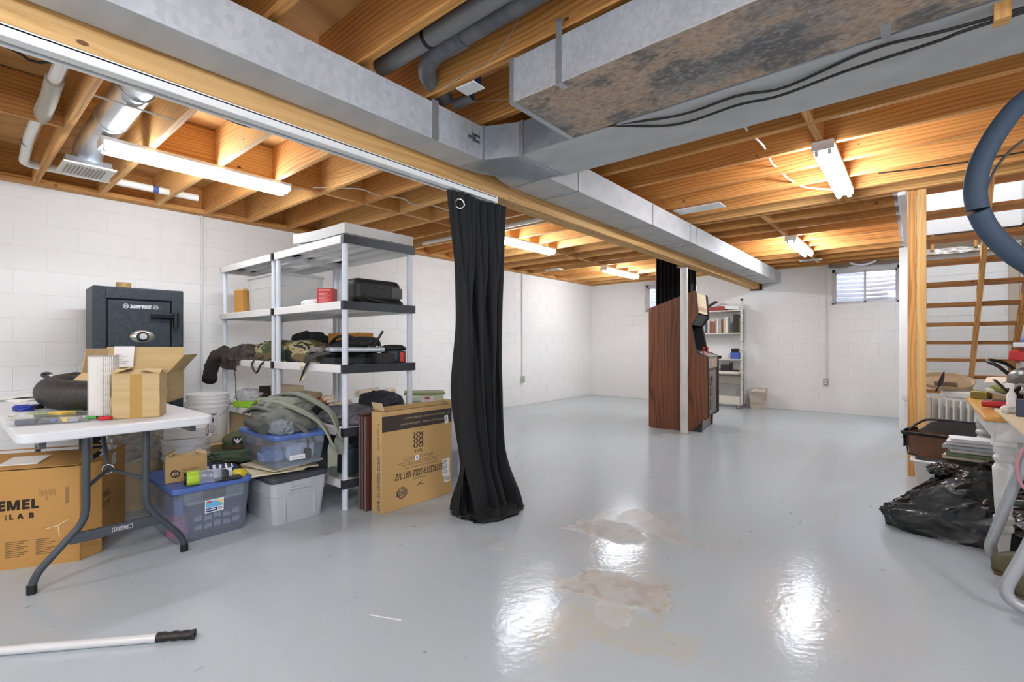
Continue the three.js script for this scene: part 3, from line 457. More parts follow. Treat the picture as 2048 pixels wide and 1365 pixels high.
// ---------------------------------------------------------------- curtain track and curtains
{ const t = thing('curtain_track', 'white ceiling curtain track screwed along the underside of the beam', 'curtain track', [0, 0, 0]);
  mesh('rail', [bx(-2.292, -2.204, 2.155, 2.165, -2.45, 2.9), bx(-2.212, -2.204, 2.128, 2.16, -2.45, 2.9), bx(-2.292, -2.286, 2.128, 2.16, -2.45, 2.9), bx(-2.25, -2.206, 2.126, 2.134, -2.45, 2.9), bx(-2.292, -2.278, 2.126, 2.132, -2.45, 2.9)], whiteMetal, t);
  mesh('rail_end', bx(-2.3, -2.2, 2.12, 2.164, -2.47, -2.45, { r: 0.003 }), whitePlastic, t); }
const velvet = new THREE.MeshPhysicalMaterial({ color: '#0c0d10', roughness: 0.75, sheen: 0.35, sheenRoughness: 0.5, sheenColor: new THREE.Color('#2a2e38') });
{ const t = thing('black_curtain', 'tall black curtain gathered at the end of the track, pooling on the floor', 'curtain', [0, 0, 0]);
  const top = 2.105, n = 8.5, tz = (v) => { const k = v; return [mix(-2.06, -2.27, step(0.55, 1, k)) - 0.0, mix(-2.56, -2.66, step(0.5, 1, k))]; };
  const P = (u, v) => {
    const y = top * (1 - v) + 0.012, w = mix(Math.sin(u * n * 2 * Math.PI + v * 0.9), 1.25 * Math.sin(u * 4.1 * 2 * Math.PI + 1.2 + v * 1.4), step(0.12, 0.6, v)), amp = 0.034 + 0.018 * step(0, 0.3, v) - 0.02 * step(0.6, 0.85, v) + 0.05 * step(0.86, 1, v);
    const pinch = 1 - 0.16 * Math.sin(Math.PI * cl(v * 1.15)), [z0, z1] = tz(v), mid = (z0 + z1) / 2;
    const fl = step(0.8, 1, v), sw = 0.055 * Math.sin(v * 5.2 + 0.4) * v + 0.05 * (f3(u * 6, v * 3.2, 0, 5)) * (0.3 + v);
    let z = mid + ((mix(z0, z1, u) - mid)) * pinch + 0.012 * Math.cos(u * n * 4 * Math.PI) * (1 - v);
    let x = -2.25 + w * amp + sw * 0.6 + fl * (0.17 * (f3(u * 2.6, 3, 0, 8) * 2 + (u - 0.55) * 0.9)) + 0.02 * Math.sin(u * 9 + v * 4);
    z += fl * 0.1 * (f3(u * 5, 9, 0, 12) + 0.08);
    return [x, Math.max(0.006, y - 0.0 + (v > 0.93 ? 0.02 * f3(u * 12, v * 9, 0, 2) : 0)), z];
  };
  mesh('fabric', sheet(P, 190, 70, 0.003), velvet, t);
  mesh('pooled_hem', blob(0.26, 0.08, 0.42, { seed: 15, amp: 0.28, freq: 4, fold: 0.12, nu: 70, nv: 30, flat: 0.45 }).translate(-2.22, 0.003, -2.45), velvet, t);
  mesh('hem_fold', sheet((u, v) => { const a = P(0.03 + u * 0.12, 0.9 + v * 0.1); return [a[0] + 0.07 * v + 0.012, Math.max(0.008, a[1]), a[2] + 0.06 * v]; }, 16, 10, 0.004), velvet, t);
  for (let k = 0; k < 7; k++) { const g = mesh('hook', tube([[-2.268, 2.14, -2.08 - k * 0.065], [-2.262, 2.115, -2.08 - k * 0.065], [-2.252, 2.08, -2.075 - k * 0.065]], 0.0022, { seg: 6 }), chrome, t); }
  mesh('grommet', tr(new THREE.TorusGeometry(0.029, 0.0065, 10, 26), { p: [-2.198, 2.035, -2.105], r: [0, 1.05, 0] }), chrome, t); mesh('front_fold', sheet((u, v) => [-2.2 - u * 0.05 + 0.03 * Math.sin(v * 4) + 0.03 * step(0.82, 1, v), Math.max(0.006, 2.1 - v * 2.095), -2.05 - u * (0.12 + 0.12 * v) - 0.07 * v - 0.12 * step(0.7, 1, v)], 10, 40, 0.003), velvet, t); }
one('black_curtain', 'black curtain hanging behind the arcade machine', 'curtain', sheet((u, v) => [-3.16 + u * 0.62 + 0.01 * Math.sin(u * 60), 2.5 - v * 2.49, -7.29 + (0.03 + 0.012 * v) * Math.sin(u * 9 * 2 * Math.PI + 0.5 * v) + 0.02 * f3(u * 8, v * 3, 0, 3)], 120, 16, 0.003), velvet);

// ---------------------------------------------------------------- safe
const safeTex = mottle(['#232b32', '#2a333b', '#303a42'], 60, 60, 2, 15, 1.4), safePaint = M(0xffffff, 0.48, { map: safeTex, metalness: 0.25 }), nickel = M('#b9b6ad', 0.28, { metalness: 0.9 });
{
  const t = thing('gun_safe', 'tall dark blue grey steel safe with silver dial against the left wall', 'safe', [-5.26, 0, -1.12], 87 * R);
  mesh('body', [bx(-0.31, 0.31, 0.02, 1.63, -0.21, 0.17, { r: 0.008 }), bx(-0.31, -0.222, 0.02, 1.63, 0.16, 0.21, { r: 0.01 }), bx(0.222, 0.31, 0.02, 1.63, 0.16, 0.21, { r: 0.01 }), bx(-0.23, 0.23, 1.53, 1.63, 0.16, 0.21, { r: 0.01 }), bx(-0.23, 0.23, 0.02, 0.12, 0.16, 0.21, { r: 0.01 })], safePaint, t);
  const d = mesh('door', bx(-0.214, 0.214, 0.13, 1.522, 0.165, 0.2, { r: 0.006 }), safePaint, t);
  mesh('dial_plate', tr(lathe([[0, 0.012], [0.055, 0.012], [0.075, 0.006], [0.085, 0]], 32), { p: [0.015, 1.22, 0.2], r: [Math.PI / 2, 0, 0], s: [1, 1, 0.62] }), nickel, d);
  mesh('dial', tr(lathe([[0, 0.03], [0.026, 0.03], [0.031, 0.022], [0.036, 0.01], [0.036, 0]], 28), { p: [0.015, 1.22, 0.21], r: [Math.PI / 2, 0, 0] }), chrome, d); mesh('dial_ring', tr(new THREE.TorusGeometry(0.038, 0.005, 8, 30), { p: [0.015, 1.22, 0.214] }), black, d);
  mesh('handle', [bx(0.07, 0.25, 1.375, 1.425, 0.215, 0.24, { r: 0.011, seg: 3 }), tr(cyl(0.022, 0.13, 16), { p: [0.248, 1.3, 0.235] }), bx(0.09, 0.14, 1.385, 1.415, 0.2, 0.22)], M('#2a2c2f', 0.22, { metalness: 0.8 }), d);
  const logo = canvasTex(512, 96, (g) => { g.fillStyle = '#c9ccd0'; g.strokeStyle = '#c9ccd0'; g.lineWidth = 7; g.beginPath(); g.arc(48, 48, 36, 0, 7); g.stroke(); for (const r of [12, 24]) { g.beginPath(); g.arc(48, 58, r, Math.PI, 0); g.stroke(); } g.fillRect(26, 58, 8, 22); g.fillRect(62, 58, 8, 22); g.font = 'italic bold 82px sans-serif'; g.fillText('SENTRY', 96, 80, 400); g.beginPath(); g.arc(503, 74, 5, 0, 7); g.fill(); });
  mesh('logo', plate(0.25, 0.047, [0.005, 1.474, 0.2012], [0, 0, 1], 0.001), new THREE.MeshStandardMaterial({ map: logo, transparent: true, alphaTest: 0.35, roughness: 0.3, metalness: 0.6 }), d);
  for (const s of [-1, 1]) mesh('foot', bx(s * 0.26 - 0.03, s * 0.26 + 0.03, 0, 0.02, -0.15, 0.15), black, t);
}
one('tape_roll', 'roll of tan packing tape on top of the safe', 'tape', lathe([[0.036, 0], [0.052, 0], [0.052, 0.048], [0.036, 0.048], [0.036, 0]], 28), M('#a2844f', 0.35), [-5.18, 1.63, -1.02]);

// ---------------------------------------------------------------- folding table
const TT = 0.755;
const tablePlastic = M('#d4d6d9', 0.45, { bumpMap: paintBump, bumpScale: 0.0008 });
{
  const t = thing('folding_table', 'white plastic folding table with dark grey steel legs at the left', 'table', [-4.015, 0, -0.61]);
  const rr = (w, h, r) => { const s = new THREE.Shape(); s.moveTo(-w + r, -h); s.lineTo(w - r, -h); s.quadraticCurveTo(w, -h, w, -h + r); s.lineTo(w, h - r); s.quadraticCurveTo(w, h, w - r, h); s.lineTo(-w + r, h); s.quadraticCurveTo(-w, h, -w, h - r); s.lineTo(-w, -h + r); s.quadraticCurveTo(-w, -h, -w + r, -h); return s; };
  mesh('tabletop', extrude(rr(1.015, 0.39, 0.07), 0.046, { bevel: 0.008, curve: 8 }).rotateX(-Math.PI / 2).translate(0, TT - 0.046, 0), tablePlastic, t);
  const steel = M('#454b52', 0.38, { metalness: 0.3 });
  for (const s of [1, -1]) {
    const X = s * 0.885, f = (z0, z1) => pipe([[X, 0.03, z0], [X, 0.07, z0], [X, 0.29, z1], [X, 0.71, z1]], 0.0165, 0.06, 16);
    mesh('leg', f(0.33, 0.14), steel, t); mesh('leg', f(-0.275, -0.1), steel, t);
    mesh('foot_cap', cyl(0.019, 0.04, 16).translate(X, 0, 0.33), black, t); mesh('foot_cap', cyl(0.019, 0.04, 16).translate(X, 0, -0.275), black, t);
    mesh('crossbar', bx(X - 0.011, X + 0.011, 0.185, 0.235, -0.165, 0.2, { r: 0.004 }), steel, t);
    if (s > 0) { const tag = canvasTex(256, 64, (g) => { g.fillStyle = '#2c3036'; g.fillRect(0, 0, 256, 64); g.strokeStyle = g.fillStyle = '#e8e8e8'; g.lineWidth = 5; g.strokeRect(6, 6, 244, 52); g.font = 'italic bold 40px sans-serif'; g.fillText('LIFETIME', 20, 46, 216); }); mesh('name_tag', plate(0.085, 0.021, [X + 0.0116, 0.212, -0.0], [1, 0, 0], 0.001), M(0xffffff, 0.4, { map: tag }), t); }
    const hub = [X - s * 0.17, 0.489, 0.025]; mesh('brace', [rod([X - s * 0.3, 0.7, 0.03], hub, 0.011, 10), rod(hub, [X, 0.454, 0.13], 0.009, 10), rod(hub, [X, 0.446, -0.087], 0.009, 10)], steel, t); mesh('locking_ring', tr(new THREE.TorusGeometry(0.022, 0.005, 8, 24), { p: hub, r: [0, Math.PI / 2 - 0.3, 0.2] }), chrome, t);
  }
  for (const z of [-0.3, 0.3]) mesh('side_rail', bx(-0.95, 0.95, 0.672, 0.709, z - 0.012, z + 0.012), steel, t);
}
// cardboard carton with flaps; opts: flaps list [side, angle]
function carton(name, label, [x, y, z], turn, w, h, d, { m = card, flaps = [], open = false, th = 0.005, group, tape } = {}) {
  const t = thing(name, label, 'box', [x, y, z], turn, group);
  if (!open) mesh('body', bx(-w / 2, w / 2, 0, h, -d / 2, d / 2, { r: 0.003 }), m, t);
  else mesh('body', [bx(-w / 2, w / 2, 0, th, -d / 2, d / 2), bx(-w / 2, w / 2, 0, h, d / 2 - th, d / 2), bx(-w / 2, w / 2, 0, h, -d / 2, -d / 2 + th), bx(-w / 2, -w / 2 + th, 0, h, -d / 2, d / 2), bx(w / 2 - th, w / 2, 0, h, -d / 2, d / 2)], m, t);
  for (const [side, ang, len, mm] of flaps) {      // angle 0 = lying flat inward over the top, 90 = upright, 180 = folded out
    const a = ang * R, L = len ?? (side === 'f' || side === 'b' ? d / 2 : w / 2), W = (side === 'f' || side === 'b' ? w : d) - 0.006, g = bx(-W / 2, W / 2, 0, th, -L, 0);
    g.rotateX(a); const P = { f: [0, h, d / 2, 0], b: [0, h, -d / 2, Math.PI], l: [-w / 2, h, 0, -Math.PI / 2], r: [w / 2, h, 0, Math.PI / 2] }[side];
    mesh('flap', g.rotateY(P[3]).translate(P[0], P[1] + 0.001, P[2]), mm ?? m, t);
  }
  if (tape) mesh('tape', bx(-0.026, 0.026, -0.0005, h + 0.0008, d / 2 - 0.001, d / 2 + 0.0009), M('#b08a45', 0.25), t);
  return t;
}
carton('cardboard_box', 'small taped cardboard box on the folding table beside the white roll', [-3.305, TT, -0.722], 68.6 * R, 0.215, 0.235, 0.2, { flaps: [['f', 12], ['b', 6], ['l', 22, 0.09], ['r', 14, 0.09]], tape: true, open: true });
{ const t = carton('cardboard_box', 'large open cardboard carton with raised flaps in front of the safe', [-4.18, TT, -0.89], 59 * R, 0.48, 0.21, 0.32, { open: true, flaps: [['b', 100, 0.17], ['l', 80, 0.16, cardLight], ['r', 128, 0.15], ['f', 200, 0.14]] });
  const lab = canvasTex(128, 160, (g) => { g.fillStyle = '#e9e9ea'; g.fillRect(0, 0, 128, 160); g.fillStyle = '#8d8f94'; for (let i = 0; i < 6; i++) g.fillRect(12, 60 + i * 14, 40 + (i * 37) % 50, 5); }); mesh('shipping_label', tr(plate(0.12, 0.15, [0, 0, 0], [0, 0, 1]), { p: [-0.12, 0.31, -0.145], r: [-0.17, 0, 0] }), M(0xffffff, 0.7, { map: lab }), t);
  const haz = canvasTex(64, 256, (g) => { g.fillStyle = '#c19c6b'; g.fillRect(0, 0, 64, 256); g.fillStyle = '#3a2c1c'; for (let i = 0; i < 11; i++) { g.beginPath(); g.moveTo(18, 14 + i * 22); g.lineTo(46, 4 + i * 22); g.lineTo(46, 12 + i * 22); g.lineTo(18, 22 + i * 22); g.fill(); } }); for (const x of [-0.215, 0.215]) mesh('hazard_print', plate(0.03, 0.18, [x, 0.1, 0.1607], [0, 0, 1]), M(0xffffff, 0.85, { map: haz }), t); }
{ const t = thing('paper_roll', 'white roll of bubble wrap standing on the folding table', 'roll', [-3.5, TT, -0.6]); const bub = dataTex(128, 128, (u, v) => { const x = (u * 8) % 1 - 0.5, y = (v * 8) % 1 - 0.5, k = cl(1 - Math.hypot(x, y) * 2.2); return [k, k, k]; }, false, [6, 6]);
  mesh('roll', lathe([[0.02, 0.002], [0.066, 0], [0.068, 0.01], [0.068, 0.328], [0.066, 0.336], [0.02, 0.336]], 40), M('#dcdad6', 0.35, { bumpMap: bub, bumpScale: 0.003 }), t); mesh('core', lathe([[0.018, 0.001], [0.021, 0.001], [0.021, 0.337], [0.018, 0.337], [0.018, 0.001]], 20), card, t); mesh('loose_end', sheet((u, v) => { const a = 0.2 + u * 0.75; return [(0.071 + 0.012 * u) * Math.cos(a), 0.006 + v * 0.32 + 0.004 * f3(u * 8, v * 9, 0, 3), (0.071 + 0.012 * u) * Math.sin(a)]; }, 12, 20, 0.003), M('#dad8d3', 0.3), t); }
{ const t = thing('flexible_hose', 'thick black ribbed ducting hose curled on the folding table', 'hose', [0, 0, 0]); const pts = [[-3.58, 0.848, -0.66], [-3.8, 0.848, -0.55], [-4.02, 0.849, -0.475], [-4.22, 0.852, -0.47], [-4.42, 0.86, -0.53], [-4.56, 0.87, -0.64]], c = new THREE.CatmullRomCurve3(pts.map(V)), n = 200, pos = [], idx = [], S = 28;
  const fr = c.computeFrenetFrames(n); for (let i = 0; i <= n; i++) { const p = c.getPoint(i / n), r = 0.0865 + 0.0022 * Math.sin(i * 1.57); for (let k = 0; k < S; k++) { const a = k / S * 6.2832, q = p.clone().addScaledVector(fr.normals[i], r * Math.cos(a)).addScaledVector(fr.binormals[i], r * Math.sin(a)); pos.push(q.x, Math.max(q.y, TT + 0.001), q.z); } if (i) for (let k = 0; k < S; k++) { const a = (i - 1) * S + k, b = (i - 1) * S + (k + 1) % S; idx.push(a, b, a + S, b, b + S, a + S); } }
  mesh('ribbed_tube', geo(pos, idx, 70), M('#2b2826', 0.42), t); mesh('cuff', [lathe([[0.078, -0.012], [0.092, -0.012], [0.092, 0.03], [0.078, 0.03], [0.078, -0.012]], 28).rotateZ(Math.PI / 2).rotateY(0.45).translate(-3.572, 0.848, -0.665)], black, t); }
{ const clearBox = new THREE.MeshPhysicalMaterial({ color: '#ffffff', roughness: 0.06, transmission: 0.95, thickness: 0, ior: 1.3 }); const t = thing('parts_organizer', 'flat clear plastic parts organizer at the table edge', 'organizer', [-3.36, TT, -0.375], 71 * R); mesh('tray', [bx(-0.15, 0.15, 0, 0.003, -0.085, 0.085), ...[-0.15, -0.06, 0.04, 0.147].map((x) => bx(x, x + 0.003, 0, 0.034, -0.085, 0.085)), bx(-0.15, 0.15, 0, 0.034, 0.082, 0.085), bx(-0.15, 0.15, 0, 0.034, -0.085, -0.082)], clearBox, t); mesh('lid', bx(-0.152, 0.152, 0.034, 0.038, -0.087, 0.087), clearBox, t);
  const r = rng(4); [['#2d3350', -0.1], ['#3b3b3d', -0.02], ['#4a5a8c', 0.0], ['#8d8f93', 0.09], ['#23252d', -0.07], ['#c9b24a', 0.07]].forEach(([c, x]) => mesh('bit', bx(x - 0.022, x + 0.024, 0.004, 0.022 + r() * 0.008, 0.02 - r() * 0.05, 0.07 - r() * 0.02, { r: 0.005 }), M(c, 0.5), t)); }
one('plastic_bag', 'flat green tinted plastic bag on the folding table', 'bag', sheet((u, v) => [-3.52 - 0.2 * v - 0.1 * u, TT + 0.008 + 0.018 * Math.abs(f3(u * 7, v * 7, 0, 6)) * 2, -0.27 - 0.3 * u + 0.03 * v], 24, 14, 0.001), new THREE.MeshPhysicalMaterial({ color: '#b9cf9a', roughness: 0.25, transmission: 0.35, thickness: 0 }));
one('yellow_packet', 'small yellow packet lying on the clear organizer', 'packet', bx(-0.05, 0.05, 0, 0.006, -0.035, 0.035, { r: 0.002 }), M('#d9b544', 0.5), [-3.43, TT + 0.0385, -0.42], 0.4);
{ const t = thing('scissors', 'green and red handled snips lying by the small box', 'scissors', [-3.3, TT, -0.545], 1.1); mesh('handle', tube([[0.0, 0.014, 0], [-0.03, 0.014, -0.012], [-0.05, 0.014, 0.005], [-0.03, 0.014, 0.02], [0, 0.014, 0.006]], 0.007, { closed: true, seg: 8 }), M('#4aa53a', 0.4), t); mesh('handle', tube([[0.02, 0.012, 0.03], [0.045, 0.013, 0.02], [0.062, 0.013, 0.035], [0.045, 0.012, 0.05], [0.02, 0.012, 0.042]], 0.009, { closed: true, seg: 8 }), M('#c9202a', 0.4), t); mesh('blade', [tr(bx(-0.002, 0.002, 0, 0.012, -0.06, 0.02), { p: [0.005, 0.004, -0.0], r: [0, 0.6, 0] }), rod([0, 0.014, 0.01], [0.03, 0.014, 0.035], 0.009, 8)], black, t); }
one('blue_glove', 'crumpled blue latex glove on the folding table', 'glove', blob(0.11, 0.045, 0.07, { amp: 0.45, freq: 4, seed: 6 }), M('#2f3f9c', 0.5), [-4.1, TT, -0.33], 0.5);
one('black_clip', 'small black plastic clip on the folding table', 'clip', blob(0.1, 0.03, 0.05, { amp: 0.3, freq: 5, seed: 16 }), black, [-4.2, TT, -0.4], 0.2);
one('paper_stack', 'loose white papers at the far end of the folding table', 'paper', [bx(-0.14, 0.14, 0, 0.012, -0.1, 0.1), tr(bx(-0.14, 0.14, 0.012, 0.016, -0.1, 0.1), { r: [0, 0.3, 0] }), tr(bx(-0.12, 0.12, 0.03, 0.034, -0.08, 0.08), { r: [0.05, 0.8, 0.1] })], paper, [-4.86, TT, -0.4], 0.4);
{ const t = thing('sauce_pan', 'white dipper with a long black tipped handle lying on papers', 'dipper', [-4.72, TT, -0.62], 0); mesh('cup', lathe([[0, 0.004], [0.075, 0], [0.09, 0.1], [0.086, 0.1], [0.072, 0.008], [0, 0.008]], 28), M('#e2e0da', 0.35), t); mesh('handle', rod([-0.08, 0.09, 0.0], [-0.28, 0.16, 0.07], 0.014, 12), M('#dcdad4', 0.4), t); mesh('grip', tube([[-0.27, 0.155, 0.065], [-0.34, 0.175, 0.075], [-0.4, 0.17, 0.1], [-0.36, 0.155, 0.1], [-0.28, 0.15, 0.08]], 0.013, { closed: true, seg: 8 }), black, t); }

// ---------------------------------------------------------------- big printed carton under the table
{
  const al = 0.5, L1 = 0.75, L2 = 0.62, Hh = 0.505, C = [-3.414, -0.488], t = thing('printed_carton', 'large cardboard printer carton with black lettering under the folding table', 'box', [C[0], 0, C[1]], al - Math.PI / 2 + Math.PI);
  // local: +x runs along the side face away from the near corner, +z runs along the front; axes worked out from the turn
  const e = new THREE.Euler(0, t.rotation.y, 0), inv = (wx, wz) => new THREE.Vector3(wx, 0, wz).applyEuler(new THREE.Euler(0, -t.rotation.y, 0));
  const a1 = inv(-Math.sin(al), Math.cos(al)), a2 = inv(-Math.cos(al), -Math.sin(al)); const ax = (s, y, q) => [a1.x * s + a2.x * q, y, a1.z * s + a2.z * q];
  const c0 = ax(0, 0, 0), c1 = ax(L1, Hh, L2); mesh('body', bx(Math.min(c0[0], c1[0]), Math.max(c0[0], c1[0]), 0, Hh, Math.min(c0[2], c1[2]), Math.max(c0[2], c1[2]), { r: 0.004 }), M(0xffffff, 0.85, { map: (() => { const q = mottle(['#a97c40', '#b58748', '#be9252'], 3, 8, 3, 45, 1.3); q.repeat.set(1.2, 1.2); return q; })() }), t);
  const bg = (g, w, h, s) => { g.fillStyle = '#b3864a'; g.fillRect(0, 0, w, h); const r = rng(s); for (let i = 0; i < 900; i++) { g.fillStyle = `rgba(${r() > 0.5 ? '140,96,48' : '200,155,95'},${0.05 + r() * 0.05})`; g.fillRect(r() * w, r() * h, 20 + r() * 120, 1 + r() * 3); } };
  const front = canvasTex(1024, 690, (g, w, h) => { bg(g, w, h, 3); const ink = '#241a10', px = 1024 / L1; g.fillStyle = ink;
    const X = (s) => (L1 - s) * px, Y = (y) => (Hh - y) * px; g.font = 'bold 92px sans-serif'; g.save(); g.translate(X(0.425), Y(0.304)); g.font = 'bold 90px sans-serif'; g.fillText('DREMEL', 0, 0); g.lineWidth = 6; g.strokeStyle = ink; g.strokeText('DREMEL', 0, 0); g.lineWidth = 2; g.beginPath(); g.arc(395, -58, 7, 0, 7); g.stroke(); g.restore(); g.font = '50px sans-serif'; const w2 = 'DIGILAB'; for (let i = 0; i < 7; i++) { g.font = (i > 3 ? 'bold ' : '') + '50px sans-serif'; g.lineWidth = 3; g.strokeStyle = ink; if (i > 3) g.strokeText(w2[i], X(0.41) + [0, 56, 84, 142, 166, 212, 272][i], Y(0.254)); g.fillText(w2[i], X(0.41) + [0, 56, 84, 142, 166, 212, 272][i], Y(0.254)); }
    g.font = '11px sans-serif'; for (let c = 0; c < 4; c++) for (let l = 0; l < 9; l++) { g.fillStyle = '#4a3820'; g.fillRect(X(0.5) + c * 165 - 60, Y(0.14) + l * 13, 60 + ((l * 47 + c * 31) % 70), 4); }
    g.fillStyle = 'rgba(60,48,40,.35)'; for (let i = 0; i < 14; i++) g.fillRect(X(0.17) + i * 7, Y(0.4) + (i * 13) % 20, 4, 40); g.fillRect(X(0.06), Y(0.4), 20, 120); g.strokeStyle = '#e3d2b4'; g.lineWidth = 5; g.beginPath(); g.moveTo(X(0.14), Y(0.19)); g.lineTo(X(0.09), Y(0.2)); g.lineTo(X(0.05), Y(0.225)); g.moveTo(X(0.09), Y(0.2)); g.lineTo(X(0.085), Y(0.14)); g.stroke();
    g.strokeStyle = '#5d4526'; g.lineWidth = 2; g.beginPath(); g.moveTo(X(0.15), Y(0.195)); g.lineTo(X(0.09), Y(0.195)); g.lineTo(X(0.05), Y(0.22)); g.stroke(); });
  const side = canvasTex(768, 626, (g, w, h) => { bg(g, w, h, 8); g.fillStyle = '#2b1f12'; g.save(); g.translate(235, 320); g.font = 'bold 66px sans-serif'; g.fillText('DREMEL', 0, 0, 330); g.font = '54px sans-serif'; g.fillText('DIGILAB', 40, 62, 260); g.restore(); g.lineWidth = 5; g.strokeStyle = '#2b1f12'; g.beginPath(); g.moveTo(240, 90); g.lineTo(246, 130); g.quadraticCurveTo(265, 150, 284, 130); g.lineTo(290, 90); g.closePath(); g.moveTo(265, 148); g.lineTo(265, 190); g.moveTo(245, 192); g.lineTo(285, 192); g.stroke(); g.fillRect(150, 110, 12, 80); g.fillRect(186, 110, 12, 80); g.fillRect(150, 146, 40, 10); g.fillStyle = '#dcdcd6'; g.fillRect(520, 30, 60, 80); g.fillStyle = '#8f8f8a'; for (let i = 0; i < 7; i++) g.fillRect(526, 38 + i * 10, 46, 4); });
  const fm = ax(L1 / 2, Hh / 2, -0.0015), sm_ = ax(-0.0015, Hh / 2, L2 / 2), nf = ax(0, 0, -1), ns = ax(-1, 0, 0);
  mesh('printed_face', plate(L1, Hh, fm, nf), M(0xffffff, 0.85, { map: front }), t); mesh('printed_face', plate(L2, Hh, sm_, ns), M(0xffffff, 0.85, { map: side }), t);
  const fl = (s0, s1, q0, q1, y0, y1) => { const A = ax(s0, y0, q0), B = ax(s1, y0, q0), D = ax(s0, y1, q1), E = ax(s1, y1, q1); return sheet((u, v) => [0, 1, 2].map((k) => mix(mix(A[k], B[k], u), mix(D[k], E[k], u), v)), 4, 4, 0.005); };
  const fc = M('#b3864a', 0.85); mesh('flap', fl(0.01, L1 - 0.01, 0.01, 0.3, Hh + 0.006, Hh + 0.035), fc, t); mesh('flap', fl(0.01, L1 - 0.01, L2 - 0.01, 0.33, Hh + 0.006, Hh + 0.05), fc, t); mesh('label', tr(fl(0.2, 0.36, 0.06, 0.2, Hh + 0.0175, Hh + 0.0315), {}), paper, t);
}

// ---------------------------------------------------------------- plastic shelving units
const shelfPlastic = M('#eaeae9', 0.48), postPlastic = M('#d3d9e2', 0.42), bandDark = M('#2f3137', 0.45), TIERS = [1.915, 1.455, 1.01, 0.57, 0.21];
function shelving(label, x, W, D, bandRight) {
  const t = thing('shelving_unit', label, 'shelf', [x, 0, -1.8], 0, 'plastic shelving units');
  for (const y of TIERS) {
    const s = mesh('shelf', [bx(0, W, y - 0.058, y, -0.018, 0, { r: 0.004 }), bx(0, W, y - 0.058, y, -D, -D + 0.018, { r: 0.004 }), bx(0, 0.018, y - 0.058, y, -D, 0, { r: 0.004 }), bx(W - 0.018, W, y - 0.058, y, -D, 0, { r: 0.004 }),
      bx(0.01, W - 0.01, y - 0.012, y - 0.004, -D * 0.28, -0.01), bx(0.01, W - 0.01, y - 0.012, y - 0.004, -D + 0.01, -D * 0.72), bx(0.01, W - 0.01, y - 0.012, y - 0.004, -D * 0.56, -D * 0.44), bx(0.01, 0.16, y - 0.012, y - 0.004, -D + 0.01, -0.01), bx(W - 0.16, W - 0.01, y - 0.012, y - 0.004, -D + 0.01, -0.01),
      bx(0.01, W - 0.01, y - 0.04, y - 0.008, -D * 0.29, -D * 0.28), bx(0.01, W - 0.01, y - 0.04, y - 0.008, -D * 0.72, -D * 0.71), bx(0.01, W - 0.01, y - 0.04, y - 0.008, -D * 0.505, -D * 0.495)], shelfPlastic, t);
    const n = 26, gs = []; for (let i = 0; i < n; i++) { const a = 0.16 + (W - 0.32) * (i + 0.2) / n, b = a + (W - 0.32) / n * 0.5; gs.push(bx(a, b, y - 0.022, y - 0.004, -D * 0.45, -D * 0.27), bx(a, b, y - 0.022, y - 0.004, -D * 0.73, -D * 0.55)); }
    const g = mesh('vent_ribs', gs, shelfPlastic, s); g.userData.kind = 'stuff';
    if (bandRight) mesh('end_band', [bx(W - 0.001, W + 0.004, y - 0.06, y + 0.001, -D - 0.002, 0.002, { r: 0.002 }), bx(W - 0.03, W + 0.004, y - 0.06, y + 0.001, -0.001, 0.003)], bandDark, t);
    else mesh('corner_clip', bx(W - 0.02, W + 0.012, y - 0.056, y, -0.001, 0.005), bandDark, t);
  }
  TIERS.forEach((y, i) => { const lo = i < 4 ? TIERS[i + 1] : 0; for (const px of [0.03, W - 0.03]) for (const pz of [-0.03, -D + 0.03]) mesh('post', cyl(0.0215, y - 0.058 - lo, 18).translate(px, lo, pz), postPlastic, t); });
  return t;
}
shelving('grey plastic shelving unit with dark end bands nearest the curtain', -4.11, 1.08, 0.62, true);
shelving('white plastic shelving unit nearer the safe', -5.28, 1.15, 0.62, false);

